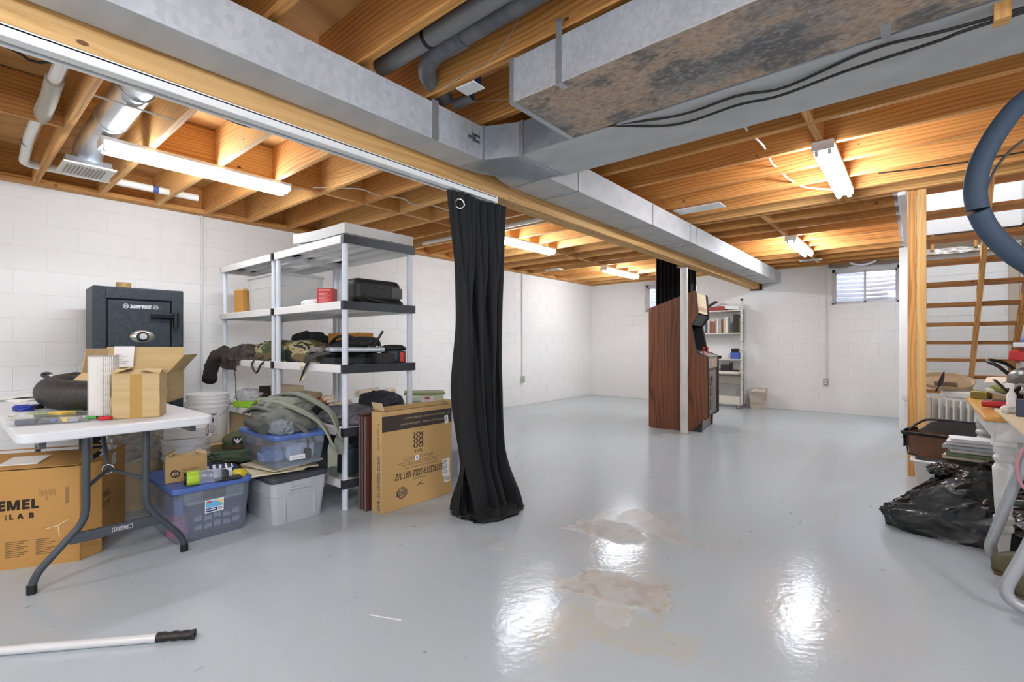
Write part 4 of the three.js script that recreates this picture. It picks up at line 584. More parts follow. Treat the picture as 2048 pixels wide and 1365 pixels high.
// lidded tapered storage bin: base at y = 0, facing +z in its own frame
function tub(name, label, p, turn, w, h, d, body, lidMat, { taper = 0.05, lid = 0.03, group, ribs = true, rim } = {}) {
  const t = thing(name, label, 'storage bin', p, turn, group), ring = (s, y) => { const r = 0.035, X = w / 2 * s, Z = d / 2 * s, o = []; for (const [cx, cz, a0] of [[X - r, Z - r, 0], [-X + r, Z - r, 90], [-X + r, -Z + r, 180], [X - r, -Z + r, 270]]) for (let k = 0; k <= 4; k++) { const a = (a0 + k * 22.5) * R; o.push([cx + r * Math.cos(a), y, cz + r * Math.sin(a)]); } return o; };
  const rows = [ring(1 - 2 * taper, 0), ring(1 - 2 * taper + 0.01, 0.02), ring(1 - taper * 0.55, h * 0.66), ring(1 - taper * 0.3, h * 0.67), ring(1, h), ring(0.985, h), ring(1 - taper * 0.3 - 0.015, h * 0.67), ring(1 - 2 * taper - 0.005, 0.012)], N = rows[0].length, pos = rows.flat(2), idx = [];
  for (let j = 0; j < rows.length - 1; j++) for (let i = 0; i < N; i++) { const a = j * N + i, b = j * N + (i + 1) % N; idx.push(a, a + N, b, b, a + N, b + N); }
  const c0 = pos.length / 3; pos.push(0, 0, 0, 0, 0.012, 0); for (let i = 0; i < N; i++) { idx.push(c0, i, (i + 1) % N); const o = (rows.length - 1) * N; idx.push(c0 + 1, o + (i + 1) % N, o + i); }
  mesh('body', geo(pos, idx, 30), body, t);
  if (lidMat) { const s = new THREE.Shape(), X = w / 2 + 0.012, Z = d / 2 + 0.012, r = 0.045; s.moveTo(-X + r, -Z); s.lineTo(X - r, -Z); s.quadraticCurveTo(X, -Z, X, -Z + r); s.lineTo(X, Z - r); s.quadraticCurveTo(X, Z, X - r, Z); s.lineTo(-X + r, Z); s.quadraticCurveTo(-X, Z, -X, Z - r); s.lineTo(-X, -Z + r); s.quadraticCurveTo(-X, -Z, -X + r, -Z); mesh('lid', extrude(s, lid, { bevel: 0.007 }).rotateX(-Math.PI / 2).translate(0, h - 0.004, 0), lidMat, t); }
  if (ribs) for (const s of [-1, 1]) { mesh('latch', bx(s * w * 0.27 - 0.05, s * w * 0.27 + 0.05, h * 0.75, h - 0.004, d / 2 - 0.006, d / 2 + 0.006, { r: 0.003 }), body, t); }
  return t;
}
const lidBlue = M('#4d69ad', 0.38), toteGrey = M('#b4b8bd', 0.5), lidSlate = M('#3c4047', 0.5);

// ---- floor things before the shelves
const binTint = new THREE.MeshPhysicalMaterial({ color: '#e9eef6', roughness: 0.12, transmission: 0.9, thickness: 0, ior: 1.4 });
{ const t = tub('storage_bin', 'clear storage bin with blue lid standing on the floor beside the folding table', [-3.505, 0, -1.065], Math.PI / 2, 0.41, 0.298, 0.58, binTint, lidBlue, { taper: 0.045, lid: 0.032 });
  const lb = canvasTex(192, 128, (g) => { g.fillStyle = '#f0f2f4'; g.fillRect(0, 0, 192, 128); g.fillStyle = '#6fb4dd'; g.fillRect(8, 8, 176, 70); g.fillStyle = '#e9cf86'; g.beginPath(); g.moveTo(100, 8); g.lineTo(184, 8); g.lineTo(184, 60); g.fill(); g.fillStyle = '#24386e'; g.fillRect(8, 84, 120, 36); g.fillStyle = '#cf3340'; g.fillRect(14, 12, 50, 14); g.fillStyle = '#fff'; g.fillRect(16, 96, 90, 8); g.fillStyle = '#222'; for (let i = 0; i < 9; i++) g.fillRect(136 + i * 5, 86, i % 3 ? 2 : 3, 30); }); mesh('label', plate(0.1, 0.075, [0.0, 0.19, 0.288], [0, -0.06, 1]), M(0xffffff, 0.5, { map: lb }), t); }
{ const pr = canvasTex(512, 256, (g) => { g.fillStyle = '#26344f'; g.fillRect(0, 0, 512, 256); g.fillStyle = '#9fb3a0'; g.fillRect(0, 0, 512, 22); g.fillStyle = '#c9cfd6'; const r = rng(9); for (let k = 0; k < 5; k++) for (let i = 0; i < 14; i++) { const hh = 16 + r() * 34; g.fillRect(60 + k * 88 + i * 5, (k % 2 ? 120 : 110) - hh + 40, 3, hh); g.fillRect(60 + k * 88 + i * 5, 225 - r() * 12 - hh, 3, hh); } g.font = 'bold 16px sans-serif'; g.fillText('COMMERCIAL SERIES', 200, 17); });
  const t = thing('boxed_kit', 'dark blue printed box stored inside the clear bin with the blue lid', 'box', [-3.31, 0.02, -1.09], Math.PI / 2); mesh('carton', bx(-0.15, 0.15, 0, 0.2, -0.06, 0.04), M('#26344f', 0.6), t); mesh('printed_face', plate(0.3, 0.2, [0, 0.1, 0.0408], [0, 0, 1]), M(0xffffff, 0.6, { map: pr }), t); }
one('folder_stack', 'blue folder stored inside the clear bin with the blue lid', 'folder', bx(-0.2, 0.2, 0, 0.21, -0.02, 0.02), M('#3d6fb4', 0.5), [-3.55, 0.016, -0.93]); one('pink_bag', 'pink plastic bag stored inside the clear bin with the blue lid', 'bag', blob(0.2, 0.16, 0.1, { seed: 4, amp: 0.2 }), M('#b0628a', 0.5), [-3.36, 0.016, -0.92]); one('green_folder', 'olive green folder at the back of the clear bin with the blue lid', 'folder', bx(-0.08, 0.08, 0, 0.22, -0.15, 0.15, { r: 0.01 }), M('#7e8a5a', 0.6), [-3.64, 0.016, -1.09]);
{ const t = tub('grey_tote', 'grey plastic tote with dark lid below the clear bin, at the foot of the shelves', [-3.32, 0, -1.53], Math.PI / 2, 0.37, 0.275, 0.46, toteGrey, lidSlate, { taper: 0.06, lid: 0.035, ribs: false }); mesh('handle', [bx(-0.075, 0.075, 0.215, 0.232, 0.225, 0.243, { r: 0.005 }), bx(-0.08, -0.065, 0.2, 0.255, 0.222, 0.238), bx(0.065, 0.08, 0.2, 0.255, 0.222, 0.238)], toteGrey, t); for (const x of [-0.1, 0.1]) mesh('rib', bx(x - 0.006, x + 0.006, 0.02, 0.19, 0.2, 0.222, { r: 0.004 }), toteGrey, t); }
{ const r = rng(3); for (let i = 0; i < 5; i++) { const w = 0.28 + r() * 0.06, k = i; one('magazine', ['lowest of the magazines spread on the grey tote', 'second magazine from the bottom on the grey tote', 'middle magazine of the pile on the grey tote', 'second magazine from the top on the grey tote', 'topmost magazine under the upper clear bin'][i], 'magazine', sheet((u, v) => [(u - 0.5) * 0.36, 0.003 + 0.006 * (1 - v) * Math.sin(u * 3 + k) + (v < 0.25 ? (0.25 - v) * 0.05 * (k % 2) : 0), (v - 0.5) * w], 10, 8, 0.009), M(['#cfc3a4', '#d8cdb0', '#bfb193', '#d2c8ae', '#e0d8c2'][i], 0.7), [-3.33 + (r() - 0.5) * 0.06, 0.311 + i * 0.0105, -1.53 + (r() - 0.5) * 0.1 + (i < 2 ? 0.07 : 0)], (r() - 0.5) * 0.5); } }
{ const t = tub('storage_bin', 'clear storage bin with blue lid stacked on the grey tote', [-3.33, 0.367, -1.52], Math.PI / 2, 0.34, 0.185, 0.56, binTint, lidBlue, { taper: 0.05, lid: 0.026 }); mesh('latch_clip', bx(-0.01, 0.02, 0.16, 0.21, 0.285, 0.296), binTint, t); const w = canvasTex(256, 64, (g) => { g.fillStyle = '#e7e9ec'; g.fillRect(0, 0, 256, 64); g.fillStyle = '#333'; g.font = '26px sans-serif'; g.fillText('LED, Reindeer', 30, 44); }); mesh('written_label', plate(0.12, 0.03, [-0.02, 0.06, 0.276], [0, -0.09, 1]), M(0xffffff, 0.6, { map: w }), t); }
one('power_supply', 'white moulded gadget inside the upper clear bin', 'gadget', bx(-0.09, 0.09, 0, 0.12, -0.06, 0.06, { r: 0.03, seg: 4 }), whitePlastic, [-3.2, 0.384, -1.57], 1.4); one('orange_cloth', 'orange cloth inside the upper clear bin', 'cloth', blob(0.22, 0.12, 0.18, { seed: 7, amp: 0.25, freq: 4 }), M('#c47a55', 0.8), [-3.48, 0.384, -1.49]); one('blue_cloth', 'pale blue cloth inside the upper clear bin', 'cloth', blob(0.2, 0.12, 0.14, { seed: 8, amp: 0.25, freq: 4 }), M('#7f95b8', 0.8), [-3.3, 0.384, -1.43]);
{ // grey backpack slumped on the lid, straps hanging over the right side
  const t = thing('backpack', 'slumped grey green hiking backpack with straps on the upper clear bin', 'backpack', [-3.36, 0.574, -1.54], 0), a = M('#7f8378', 0.85), b = M('#6b6f68', 0.85), c = M('#8d8f80', 0.85), k = M('#4a4d4a', 0.8);
  mesh('main_pouch', blob(0.46, 0.22, 0.36, { seed: 12, amp: 0.16, freq: 3.4, fold: 0.05, flat: 0.3 }), b, t);
  mesh('top_lid', blob(0.36, 0.13, 0.32, { seed: 22, amp: 0.18, freq: 4, fold: 0.07 }).translate(-0.06, 0.12, -0.05), a, t);
  mesh('side_pocket', blob(0.22, 0.12, 0.14, { seed: 32, amp: 0.2, freq: 5, fold: 0.06 }).translate(0.16, 0.0, 0.1), M('#7b848a', 0.8), t);
  mesh('front_roll', rod([-0.14, 0.05, 0.17], [0.17, 0.035, 0.2], 0.036, 16), k, t);
  const strap = (pts, w, m, n) => { const cv = new THREE.CatmullRomCurve3(pts.map(V)); mesh(n, sheet((u, v) => { const p = cv.getPoint(u), tn = cv.getTangent(u), s = new THREE.Vector3(0, 1, 0).cross(tn).normalize(); return [p.x + s.x * (v - 0.5) * w, p.y + 0.006 * Math.cos((v - 0.5) * 3), p.z + s.z * (v - 0.5) * w]; }, 40, 4, 0.014), m, t); };
  strap([[-0.2, 0.19, 0.0], [0.0, 0.235, -0.06], [0.2, 0.19, -0.12], [0.31, 0.1, -0.19], [0.34, -0.06, -0.22], [0.32, -0.18, -0.23]], 0.06, a, 'shoulder_strap');
  strap([[-0.22, 0.14, 0.1], [0.02, 0.185, 0.06], [0.2, 0.135, -0.02], [0.3, 0.04, -0.12], [0.335, -0.1, -0.17], [0.31, -0.26, -0.19]], 0.06, c, 'shoulder_strap');
  strap([[-0.22, 0.1, 0.16], [-0.05, 0.15, 0.15], [0.14, 0.12, 0.1], [0.26, 0.03, 0.0], [0.325, -0.06, -0.05]], 0.045, b, 'hip_strap');
  mesh('buckle', bx(0.29, 0.335, -0.16, -0.1, -0.03, 0.0, { r: 0.006 }), k, t); mesh('buckle', bx(0.295, 0.34, -0.31, -0.25, -0.21, -0.17, { r: 0.006 }), k, t); mesh('webbing', rod([0.31, -0.03, -0.02], [0.31, -0.12, -0.015], 0.006, 6), k, t);
}
// ---- on the lid of the floor bin
{ const lg = canvasTex(512, 384, (g) => { g.fillStyle = '#bd9a67'; g.fillRect(0, 0, 512, 384); g.fillStyle = '#231c14'; g.beginPath(); g.arc(120, 255, 62, 0, 7); g.fill(); g.strokeStyle = '#bd9a67'; g.lineWidth = 7; for (let i = 0; i < 5; i++) { g.beginPath(); g.arc(190, 330, 40 + i * 24, 3.3, 4.7); g.stroke(); } g.fillStyle = '#e8dcc4'; g.font = 'bold 44px sans-serif'; g.fillText('ATI', 82, 272); g.fillStyle = '#231c14'; g.font = '40px sans-serif'; g.fillText('Aquametrix', 205, 215); g.fillText('Technologies, Inc.', 205, 270, 290); });
  const t = carton('cardboard_box', 'small brown carton with a round black logo on the blue bin lid', [-3.435, 0.327, -0.98], 78 * R, 0.21, 0.15, 0.11, { flaps: [['l', 25, 0.06], ['r', 12, 0.06], ['f', 8, 0.05]] }); mesh('printed_face', plate(0.208, 0.148, [0, 0.075, 0.0557], [0, 0, 1]), M(0xffffff, 0.85, { map: lg }), t); }
{ const t = thing('water_bottle', 'clear bottle with lime green collar lying on the blue bin lid', 'bottle', [-3.262, 0.369, -0.92], 75 * R); const L = (p) => lathe(p, 28).rotateZ(-Math.PI / 2); mesh('bottle', L([[0.036, 0.06], [0.041, 0.075], [0.041, 0.165], [0.034, 0.19]]), tubClear, t); mesh('collar', L([[0.02, 0.012], [0.042, 0.014], [0.0425, 0.07], [0.04, 0.075]]), M('#a9c62f', 0.4), t); mesh('base_cap', L([[0, 0], [0.034, 0], [0.038, 0.012], [0.02, 0.015]]), black, t); mesh('neck', L([[0.033, 0.185], [0.03, 0.21], [0.018, 0.225], [0, 0.226]]), darkGrey, t); }
const flagTex = canvasTex(512, 256, (g) => { g.fillStyle = '#262650'; g.fillRect(0, 0, 512, 256); g.fillStyle = '#e9e7e4'; for (let j = 0; j < 4; j++) for (let i = 0; i < 7; i++) { const x = 40 + i * 76 + (j % 2) * 38, y = 36 + j * 62; g.beginPath(); for (let k = 0; k < 10; k++) { const a = -Math.PI / 2 + k * Math.PI / 5, r = k % 2 ? 9 : 24; g.lineTo(x + r * Math.cos(a), y + r * Math.sin(a)); } g.fill(); } });
one('folded_flag', 'folded navy flag with white stars on the blue bin lid', 'flag', (() => { const g = blob(0.2, 0.11, 0.13, { seed: 5, amp: 0.14, freq: 3, flat: 0.35 }), p = g.attributes.position, uv = g.attributes.uv; for (let i = 0; i < p.count; i++) uv.setXY(i, (p.getX(i) + 0.1) * 4.6, (p.getY(i) + 0.25 * p.getZ(i)) * 6.5 + 0.15); return g; })(), M(0xffffff, 0.8, { map: (() => { flagTex.wrapS = flagTex.wrapT = THREE.RepeatWrapping; return flagTex; })() }), [-3.36, 0.327, -1.145], 75 * R);
one('small_packet', 'clear blister packet with white card propped on the folded flag', 'packet', [tr(bx(-0.05, 0.05, 0, 0.07, -0.004, 0.004, { r: 0.003 }), { r: [-0.5, 0, 0] })], M('#ccd6de', 0.3), [-3.238, 0.328, -1.12], 1.35); one('yellow_packet', 'small shiny yellow packet beside the folded flag', 'packet', blob(0.08, 0.06, 0.035, { seed: 3, amp: 0.3, freq: 5 }), M('#c9b319', 0.4), [-3.25, 0.327, -1.21], 1.3); one('black_case', 'flat black case under the white packet on the blue bin lid', 'case', bx(-0.07, 0.07, 0, 0.018, -0.03, 0.03, { r: 0.006 }), black, [-3.218, 0.3275, -1.14], 1.4);
// ---- cartons, buckets, cap
carton('cardboard_box', 'dark taped carton on the floor that carries the green army cap', [-3.76, 0, -1.46], 0.1, 0.26, 0.36, 0.3, { m: M('#4b3b2c', 0.85) });
{ const t = thing('army_cap', 'olive green army patrol cap with a white eagle badge', 'cap', [-3.76, 0.39, -1.41], 62 * R), o = M('#4d5236', 0.9); mesh('crown', blob(0.21, 0.17, 0.2, { seed: 9, amp: 0.1, freq: 3, flat: 0.25, pow: 3.2, fold: 0.03 }), o, t); mesh('brim', sheet((u, v) => { const a = (u - 0.5) * 2.3, r = 0.09 + v * 0.08; return [r * Math.sin(a) * 1.05, 0.03 - v * 0.03 - 0.02 * Math.abs(u - 0.5), r * Math.cos(a) * 0.95]; }, 20, 6, 0.006), o, t); mesh('band', tr(new THREE.TorusGeometry(0.101, 0.012, 8, 36), { p: [0, 0.035, 0], r: [Math.PI / 2, 0, 0], s: [1, 1, 1] }), M('#5a3a30', 0.9), t);
  const bd = canvasTex(128, 96, (g) => { g.fillStyle = '#15171a'; g.fillRect(0, 0, 128, 96); g.strokeStyle = g.fillStyle = '#e6e6e6'; g.lineWidth = 9; for (const s of [-1, 1]) for (let i = 0; i < 3; i++) { g.beginPath(); g.moveTo(64 + s * 10, 66 - i * 6); g.quadraticCurveTo(64 + s * (34 + i * 5), 62 - i * 10, 64 + s * (40 + i * 4), 26 - i * 6); g.stroke(); } g.fillRect(54, 34, 20, 38); g.beginPath(); g.arc(64, 28, 10, 0, 7); g.fill(); g.fillRect(46, 78, 36, 7); }); mesh('badge', plate(0.062, 0.05, [0, 0.085, 0.1035], [0, 0.25, 1], 0.002), M(0xffffff, 0.8, { map: bd }), t); }
one('green_shirt', 'crumpled olive shirt under the army cap', 'shirt', blob(0.36, 0.07, 0.26, { seed: 29, amp: 0.3, freq: 4, fold: 0.08 }), M('#3e4a36', 0.9), [-3.66, 0.355, -1.37], 0.9);
function bucket(label, p, h, r, extra) { const t = thing('plastic_bucket', label, 'bucket', p, 0, 'white plastic buckets'); mesh('pail', lathe([[0, 0], [r * 0.86, 0], [r * 0.88, 0.004], [r * 0.955, h * 0.72], [r * 1.02, h * 0.725], [r * 1.02, h * 0.75], [r * 0.965, h * 0.755], [r * 0.97, h * 0.82], [r * 1.03, h * 0.825], [r * 1.03, h * 0.845], [r * 0.98, h * 0.85], [r * 0.985, h * 0.9], [r * 1.04, h * 0.905], [r * 1.04, h * 0.925], [r * 0.99, h * 0.93], [r, h * 0.97], [r * 1.05, h * 0.975], [r * 1.05, h], [r * 0.96, h], [r * 0.85, 0.012], [0, 0.012]], 44), M('#e6e6e4', 0.38), t); const a = 0.6; mesh('bail', tube(Array.from({ length: 9 }, (_, i) => { const q = (i / 8 - 0.5) * Math.PI; return [r * 1.06 * Math.sin(q), h * 0.82 - 0.12 * Math.cos(q), r * 1.07 * Math.cos(q) * 0.8]; }), 0.003, { seg: 6 }), steelGrey, t).rotation.y = 1.2; return t; }
carton('cardboard_box', 'plain carton under the tall white bucket', [-4.34, 0, -1.4], 0, 0.4, 0.38, 0.38, {});
{ const t = bucket('tall white bucket with printed warning label behind the table', [-4.335, 0.382, -1.39], 0.38, 0.145); const lb = canvasTex(96, 256, (g) => { g.fillStyle = '#dcdcda'; g.fillRect(0, 0, 96, 256); g.strokeStyle = g.fillStyle = '#2b2b2b'; g.lineWidth = 4; g.strokeRect(4, 4, 88, 248); g.beginPath(); g.arc(48, 84, 32, 0, 7); g.stroke(); g.fillRect(36, 62, 24, 40); for (let i = 0; i < 10; i++) g.fillRect(14, 134 + i * 11, 50 + (i * 29) % 20, 4); g.fillRect(14, 14, 66, 10); g.fillRect(14, 30, 50, 8); }); const a = 0.25; mesh('warning_label', tr(plate(0.06, 0.17, [0, 0, 0], [0, 0, 1], 0.001), { p: [0.139, 0.15, -0.002], r: [0, Math.PI / 2, 0.0] }), M(0xffffff, 0.6, { map: lb }), t).rotation.y = -0.1; }
bucket('white bucket with a small white carton on top', [-3.97, 0, -1.135], 0.5, 0.145);
carton('white_carton', 'small flat white carton balanced on the lower white bucket', [-3.95, 0.502, -1.13], 68 * R, 0.24, 0.07, 0.2, { m: M('#dcdad6', 0.6) });
carton('cardboard_box', 'pale carton on the floor under the plastic wrapped bundle', [-4.32, 0, -0.93], 0.1, 0.34, 0.335, 0.36, { m: M('#bda98c', 0.85) });
one('wrapped_bundle', 'crumpled clear plastic wrapping over a bundle behind the printed carton', 'plastic wrap', blob(0.34, 0.3, 0.34, { seed: 41, amp: 0.28, freq: 6, fold: 0.1, nu: 70, nv: 44 }), new THREE.MeshPhysicalMaterial({ color: '#e6e1d8', roughness: 0.12, transmission: 0.4, thickness: 0, clearcoat: 1 }), [-4.3, 0.336, -0.92]);
one('black_bag', 'black bag lying beside the lower white bucket', 'bag', blob(0.3, 0.16, 0.16, { seed: 44, amp: 0.2 }), blackMatte, [-3.98, 0, -1.38], 0.3);

// ---- cartons and dark totes on the lowest shelves
carton('cardboard_box', 'long tan carton on the bottom shelf of the white unit, left side', [-4.97, 0.211, -2.07], 0, 0.5, 0.28, 0.42, { m: cardLight }); carton('cardboard_box', 'tan carton on the bottom shelf of the white unit, right side', [-4.42, 0.211, -2.06], 0, 0.5, 0.25, 0.42, { m: card });
tub('dark_tote', 'dark teal tote on the bottom shelf of the banded unit', [-3.37, 0.211, -2.11], Math.PI / 2, 0.46, 0.2, 0.52, M('#2b3a42', 0.5), M('#20262c', 0.5), { lid: 0.03 }); tub('dark_tote', 'black tote deeper on the bottom shelf of the banded unit', [-3.85, 0.211, -2.11], Math.PI / 2, 0.46, 0.2, 0.34, M('#1d2124', 0.5), M('#15181b', 0.5), { lid: 0.03 });

// ---- level 4 clutter (y 0.57)
const L4 = 0.571, book = (label, p, turn, w, h, d, c, tilt = 0, cat = 'book', group = 'books on the fourth shelf') => { const t = thing(cat === 'book' ? 'book' : 'magazine', label, cat, p, turn, group); const T = (g) => tilt ? g.rotateZ(tilt) : g; mesh('cover', [T(bx(-w / 2, w / 2, 0, 0.003, -d / 2, d / 2)), T(bx(-w / 2, w / 2, h - 0.003, h, -d / 2, d / 2)), T(bx(-w / 2, w / 2, 0, h, d / 2 - 0.003, d / 2))], M(c, 0.55), t); mesh('pages', T(bx(-w / 2 + 0.002, w / 2 - 0.003, 0.003, h - 0.003, -d / 2 + 0.003, d / 2 - 0.003)), paperCream, t); return t; };
carton('book_case', 'boxed set of books, tan card slipcase on the fourth shelf', [-4.86, L4, -2.22], 0.05, 0.3, 0.11, 0.24, { m: M('#b9a488', 0.8) }); carton('book_case', 'second tan slipcase stacked on the first on the fourth shelf', [-4.84, L4 + 0.112, -2.22], 0.12, 0.32, 0.06, 0.24, { m: M('#c9b89d', 0.8) });
carton('book_case', 'wide tan slipcase lying beside the shelf posts on the fourth shelf', [-4.45, L4, -2.2], -0.04, 0.34, 0.13, 0.26, { m: M('#b59d7e', 0.8) });
{ const g1 = canvasTex(128, 256, (g) => { g.fillStyle = '#17151a'; g.fillRect(0, 0, 128, 256); g.fillStyle = '#7c2230'; g.fillRect(0, 90, 128, 22); g.fillStyle = '#5f9b3c'; const r = rng(2); for (let i = 0; i < 40; i++) g.fillRect(r() * 120, 140 + r() * 100, 6 + r() * 14, 5); }); const t = thing('game_box', 'small upright black box with green print on the fourth shelf', 'box', [-4.72, L4, -1.99], 0.5); mesh('carton', bx(-0.045, 0.045, 0, 0.19, -0.02, 0.02), M('#17151a', 0.5), t); mesh('printed_face', plate(0.09, 0.19, [0, 0.095, 0.0207], [0, 0, 1]), M(0xffffff, 0.5, { map: g1 }), t); }
carton('green_carton', 'bright lime green carton at the front of the fourth shelf', [-4.78, L4, -1.86], 0.42, 0.24, 0.055, 0.1, { m: M('#8fc02e', 0.5) }); one('plastic_bag', 'clear crinkled bag on the fourth shelf above the lime green carton', 'bag', blob(0.32, 0.13, 0.2, { seed: 51, amp: 0.3, freq: 5, fold: 0.1 }), plasticFilm, [-4.87, L4 + 0.058, -1.92]); carton('yellow_carton', 'pale yellow carton behind the lime green one on the fourth shelf', [-4.55, L4, -1.97], 0.2, 0.2, 0.09, 0.12, { m: M('#d8ce8c', 0.6) });
one('white_joystick', 'white and black gadget at the front of the fourth shelf', 'gadget', blob(0.13, 0.07, 0.08, { seed: 53, amp: 0.05 }), whitePlastic, [-4.42, L4, -1.86], 0.4); one('black_charger', 'small black adapter at the front of the fourth shelf', 'adapter', bx(-0.045, 0.045, 0, 0.05, -0.03, 0.03, { r: 0.008 }), black, [-4.52, L4, -1.845], 0.4);
one('clothes_bundle', 'pale patterned bundle behind the shelf posts on the fourth shelf', 'cloth', blob(0.34, 0.16, 0.26, { seed: 55, amp: 0.25, freq: 4, fold: 0.06 }), M('#a99f96', 0.8), [-4.2, L4, -2.0]);
[['book with a dark red cover leaning highest in the fan of books', '#7e2a26', -4.02, 0.03, 0.42], ['brown paperback leaning in the fan of books', '#a8763f', -3.93, 0.02, 0.5], ['orange spined paperback in the fan of books', '#b5643a', -3.84, 0.015, 0.45], ['cream paperback leaning in the fan of books', '#c9b48e', -3.74, 0.01, 0.4], ['thick tan paperback lowest in the fan of books', '#b69a72', -3.65, 0.005, 0.32], ['thin white booklet at the right of the fan of books', '#d9d2c2', -3.56, 0.0, 0.25]].forEach(([l, c, x, y, a], i) => book(l, [x, L4 + 0.035 + y, -2.17 + (i % 3) * 0.05], 0.25 + (i % 3) * 0.2, 0.2, 0.032, 0.15, c, a));
for (let i = 0; i < 4; i++) book(['lowest flat book under the fan of books', 'second flat book under the fan of books', 'third flat book beside the fan of books', 'flat red book near the back shelf post'][i], [-3.95 + i * 0.16, L4, -2.12 - (i % 2) * 0.16], 0.2 * i, 0.2, 0.034, 0.14, ['#8a7a5e', '#a05a42', '#6f5d48', '#933034'][i]);
one('baseball_hat', 'rounded black hat on the fourth shelf behind the backpack', 'hat', blob(0.22, 0.16, 0.2, { seed: 61, amp: 0.06, flat: 0.2 }), blackMatte, [-3.66, L4, -1.93]);
one('bagged_clothes', 'grey clothes in a clear bag at the corner of the fourth shelf', 'clothes', blob(0.5, 0.15, 0.4, { seed: 63, amp: 0.16, freq: 4, fold: 0.08, nu: 60, nv: 30 }), M('#5b5a60', 0.35), [-3.31, L4, -2.05]);
one('dark_jacket', 'dark navy jacket folded behind the bagged clothes', 'jacket', blob(0.42, 0.15, 0.22, { seed: 65, amp: 0.2, freq: 4, fold: 0.08 }), M('#24262e', 0.7), [-3.28, L4 + 0.09, -2.28]);
for (const [i, x, z] of [[0, -3.52, -2.28], [1, -3.4, -2.36]]) one('paper_tube', ['left of two plastic wrapped paper rolls on the fourth shelf', 'right of two plastic wrapped paper rolls on the fourth shelf'][i], 'paper roll', [rod([0, 0.03, 0.1], [0.05, 0.035, -0.14], 0.03, 20), tr(new THREE.TorusGeometry(0.02, 0.01, 8, 20), { p: [0, 0.03, 0.102], r: [0, 0.2, 0] })], M('#cdbfa9', 0.35), [x, L4 + 0.15, z], 0.5 + i * 0.1);

// ---- level 3 (y 1.01): camo duffel, jacket, cases
const L3 = 1.0105;
const camoTex = dataTex(512, 256, (u, v) => { const a = fbm(u, v, 5, 5, 3, 31), b = fbm(u, v, 6, 6, 3, 47), c = fbm(u, v, 6, 5, 3, 59); if (a > 0.56) return hex('#24241f'); if (b > 0.55) return hex('#6b5a3c'); if (c > 0.52) return hex('#a49c74'); return hex('#3f5134'); }); camoTex.repeat.set(1.3, 2.4);
{ const t = thing('duffel_bag', 'woodland camouflage duffel bag on the third shelf', 'bag', [-4.32, L3, -2.045], 0.03), m = M(0xffffff, 0.85, { map: camoTex }); mesh('bag_body', blob(0.98, 0.27, 0.31, { seed: 71, amp: 0.1, freq: 3, pow: 3.4, fold: 0.05, nu: 80, nv: 36, flat: 0.35 }), m, t); mesh('gathered_end', (() => { const g = blob(0.14, 0.19, 0.24, { seed: 73, amp: 0.15, freq: 7, fold: 0.15 }); return g.translate(-0.46, 0.0, 0); })(), m, t); mesh('carry_strap', tube([[-0.18, 0.04, 0.15], [-0.17, -0.02, 0.258], [-0.1, -0.1, 0.262], [-0.05, -0.085, 0.262], [0.02, -0.02, 0.258], [0.05, 0.04, 0.15]], 0.009, { seg: 6 }), M('#3a3730', 0.9), t); mesh('cord', tube([[-0.48, 0.06, 0.1], [-0.5, -0.02, 0.258], [-0.5, -0.2, 0.262], [-0.5, -0.34, 0.258], [-0.51, -0.42, 0.22]], 0.0035, { seg: 6, n: 40 }), M('#3d372e', 0.8), t); }
{ const t = thing('brown_jacket', 'dark brown jacket draped over the left end of the third shelf', 'jacket', [-4.99, L3, -1.9]), m = M('#3a312c', 0.8);
  mesh('shell', blob(0.5, 0.26, 0.3, { seed: 75, amp: 0.18, freq: 3.2, fold: 0.07, flat: 0.38, nu: 60, nv: 36, shape: (q, x, y) => [q[0], q[1] * (0.75 + 0.25 * x), q[2]] }), m, t);
  mesh('hanging_front', sheet((u, v) => [-0.26 + u * 0.46 + 0.02 * f3(u * 4, v * 4, 0, 3), 0.07 + 0.05 * u - v * (0.13 + 0.1 * u) + 0.01 * Math.sin(u * 9), 0.105 + 0.035 * step(0, 0.35, v) + 0.014 * Math.sin(u * 17 + v * 2) + 0.02 * f3(u * 6, v * 6, 2, 8)], 40, 20, 0.016), m, t);
  mesh('sleeve', (() => { const g = tube([[-0.12, 0.07, 0.1], [-0.24, 0.02, 0.15], [-0.34, -0.08, 0.16], [-0.42, -0.18, 0.15]], 0.062, { seg: 18, n: 40 }), p = g.attributes.position; for (let i = 0; i < p.count; i++) { const k = 0.014 * f3(p.getX(i) * 16, p.getY(i) * 16, p.getZ(i) * 16, 4) * 2; p.setXYZ(i, p.getX(i) + k, p.getY(i) + k, p.getZ(i) + k); } g.computeVertexNormals(); return g; })(), m, t); mesh('cuff', tube([[-0.415, -0.175, 0.15], [-0.442, -0.215, 0.148]], 0.066, { seg: 18, n: 4 }), M('#211c19', 0.9), t); }
carton('cardboard_box', 'brown carton with a dent at the back of the third shelf', [-3.76, L3, -2.3], 0.03, 0.46, 0.24, 0.14, { m: M('#a9742f', 0.85) }); one('black_blanket', 'black cloth bundle peeking above the camouflage duffel', 'cloth', blob(0.5, 0.16, 0.2, { seed: 77, amp: 0.2, freq: 3 }), blackMatte, [-4.3, L3 + 0.14, -2.22]);
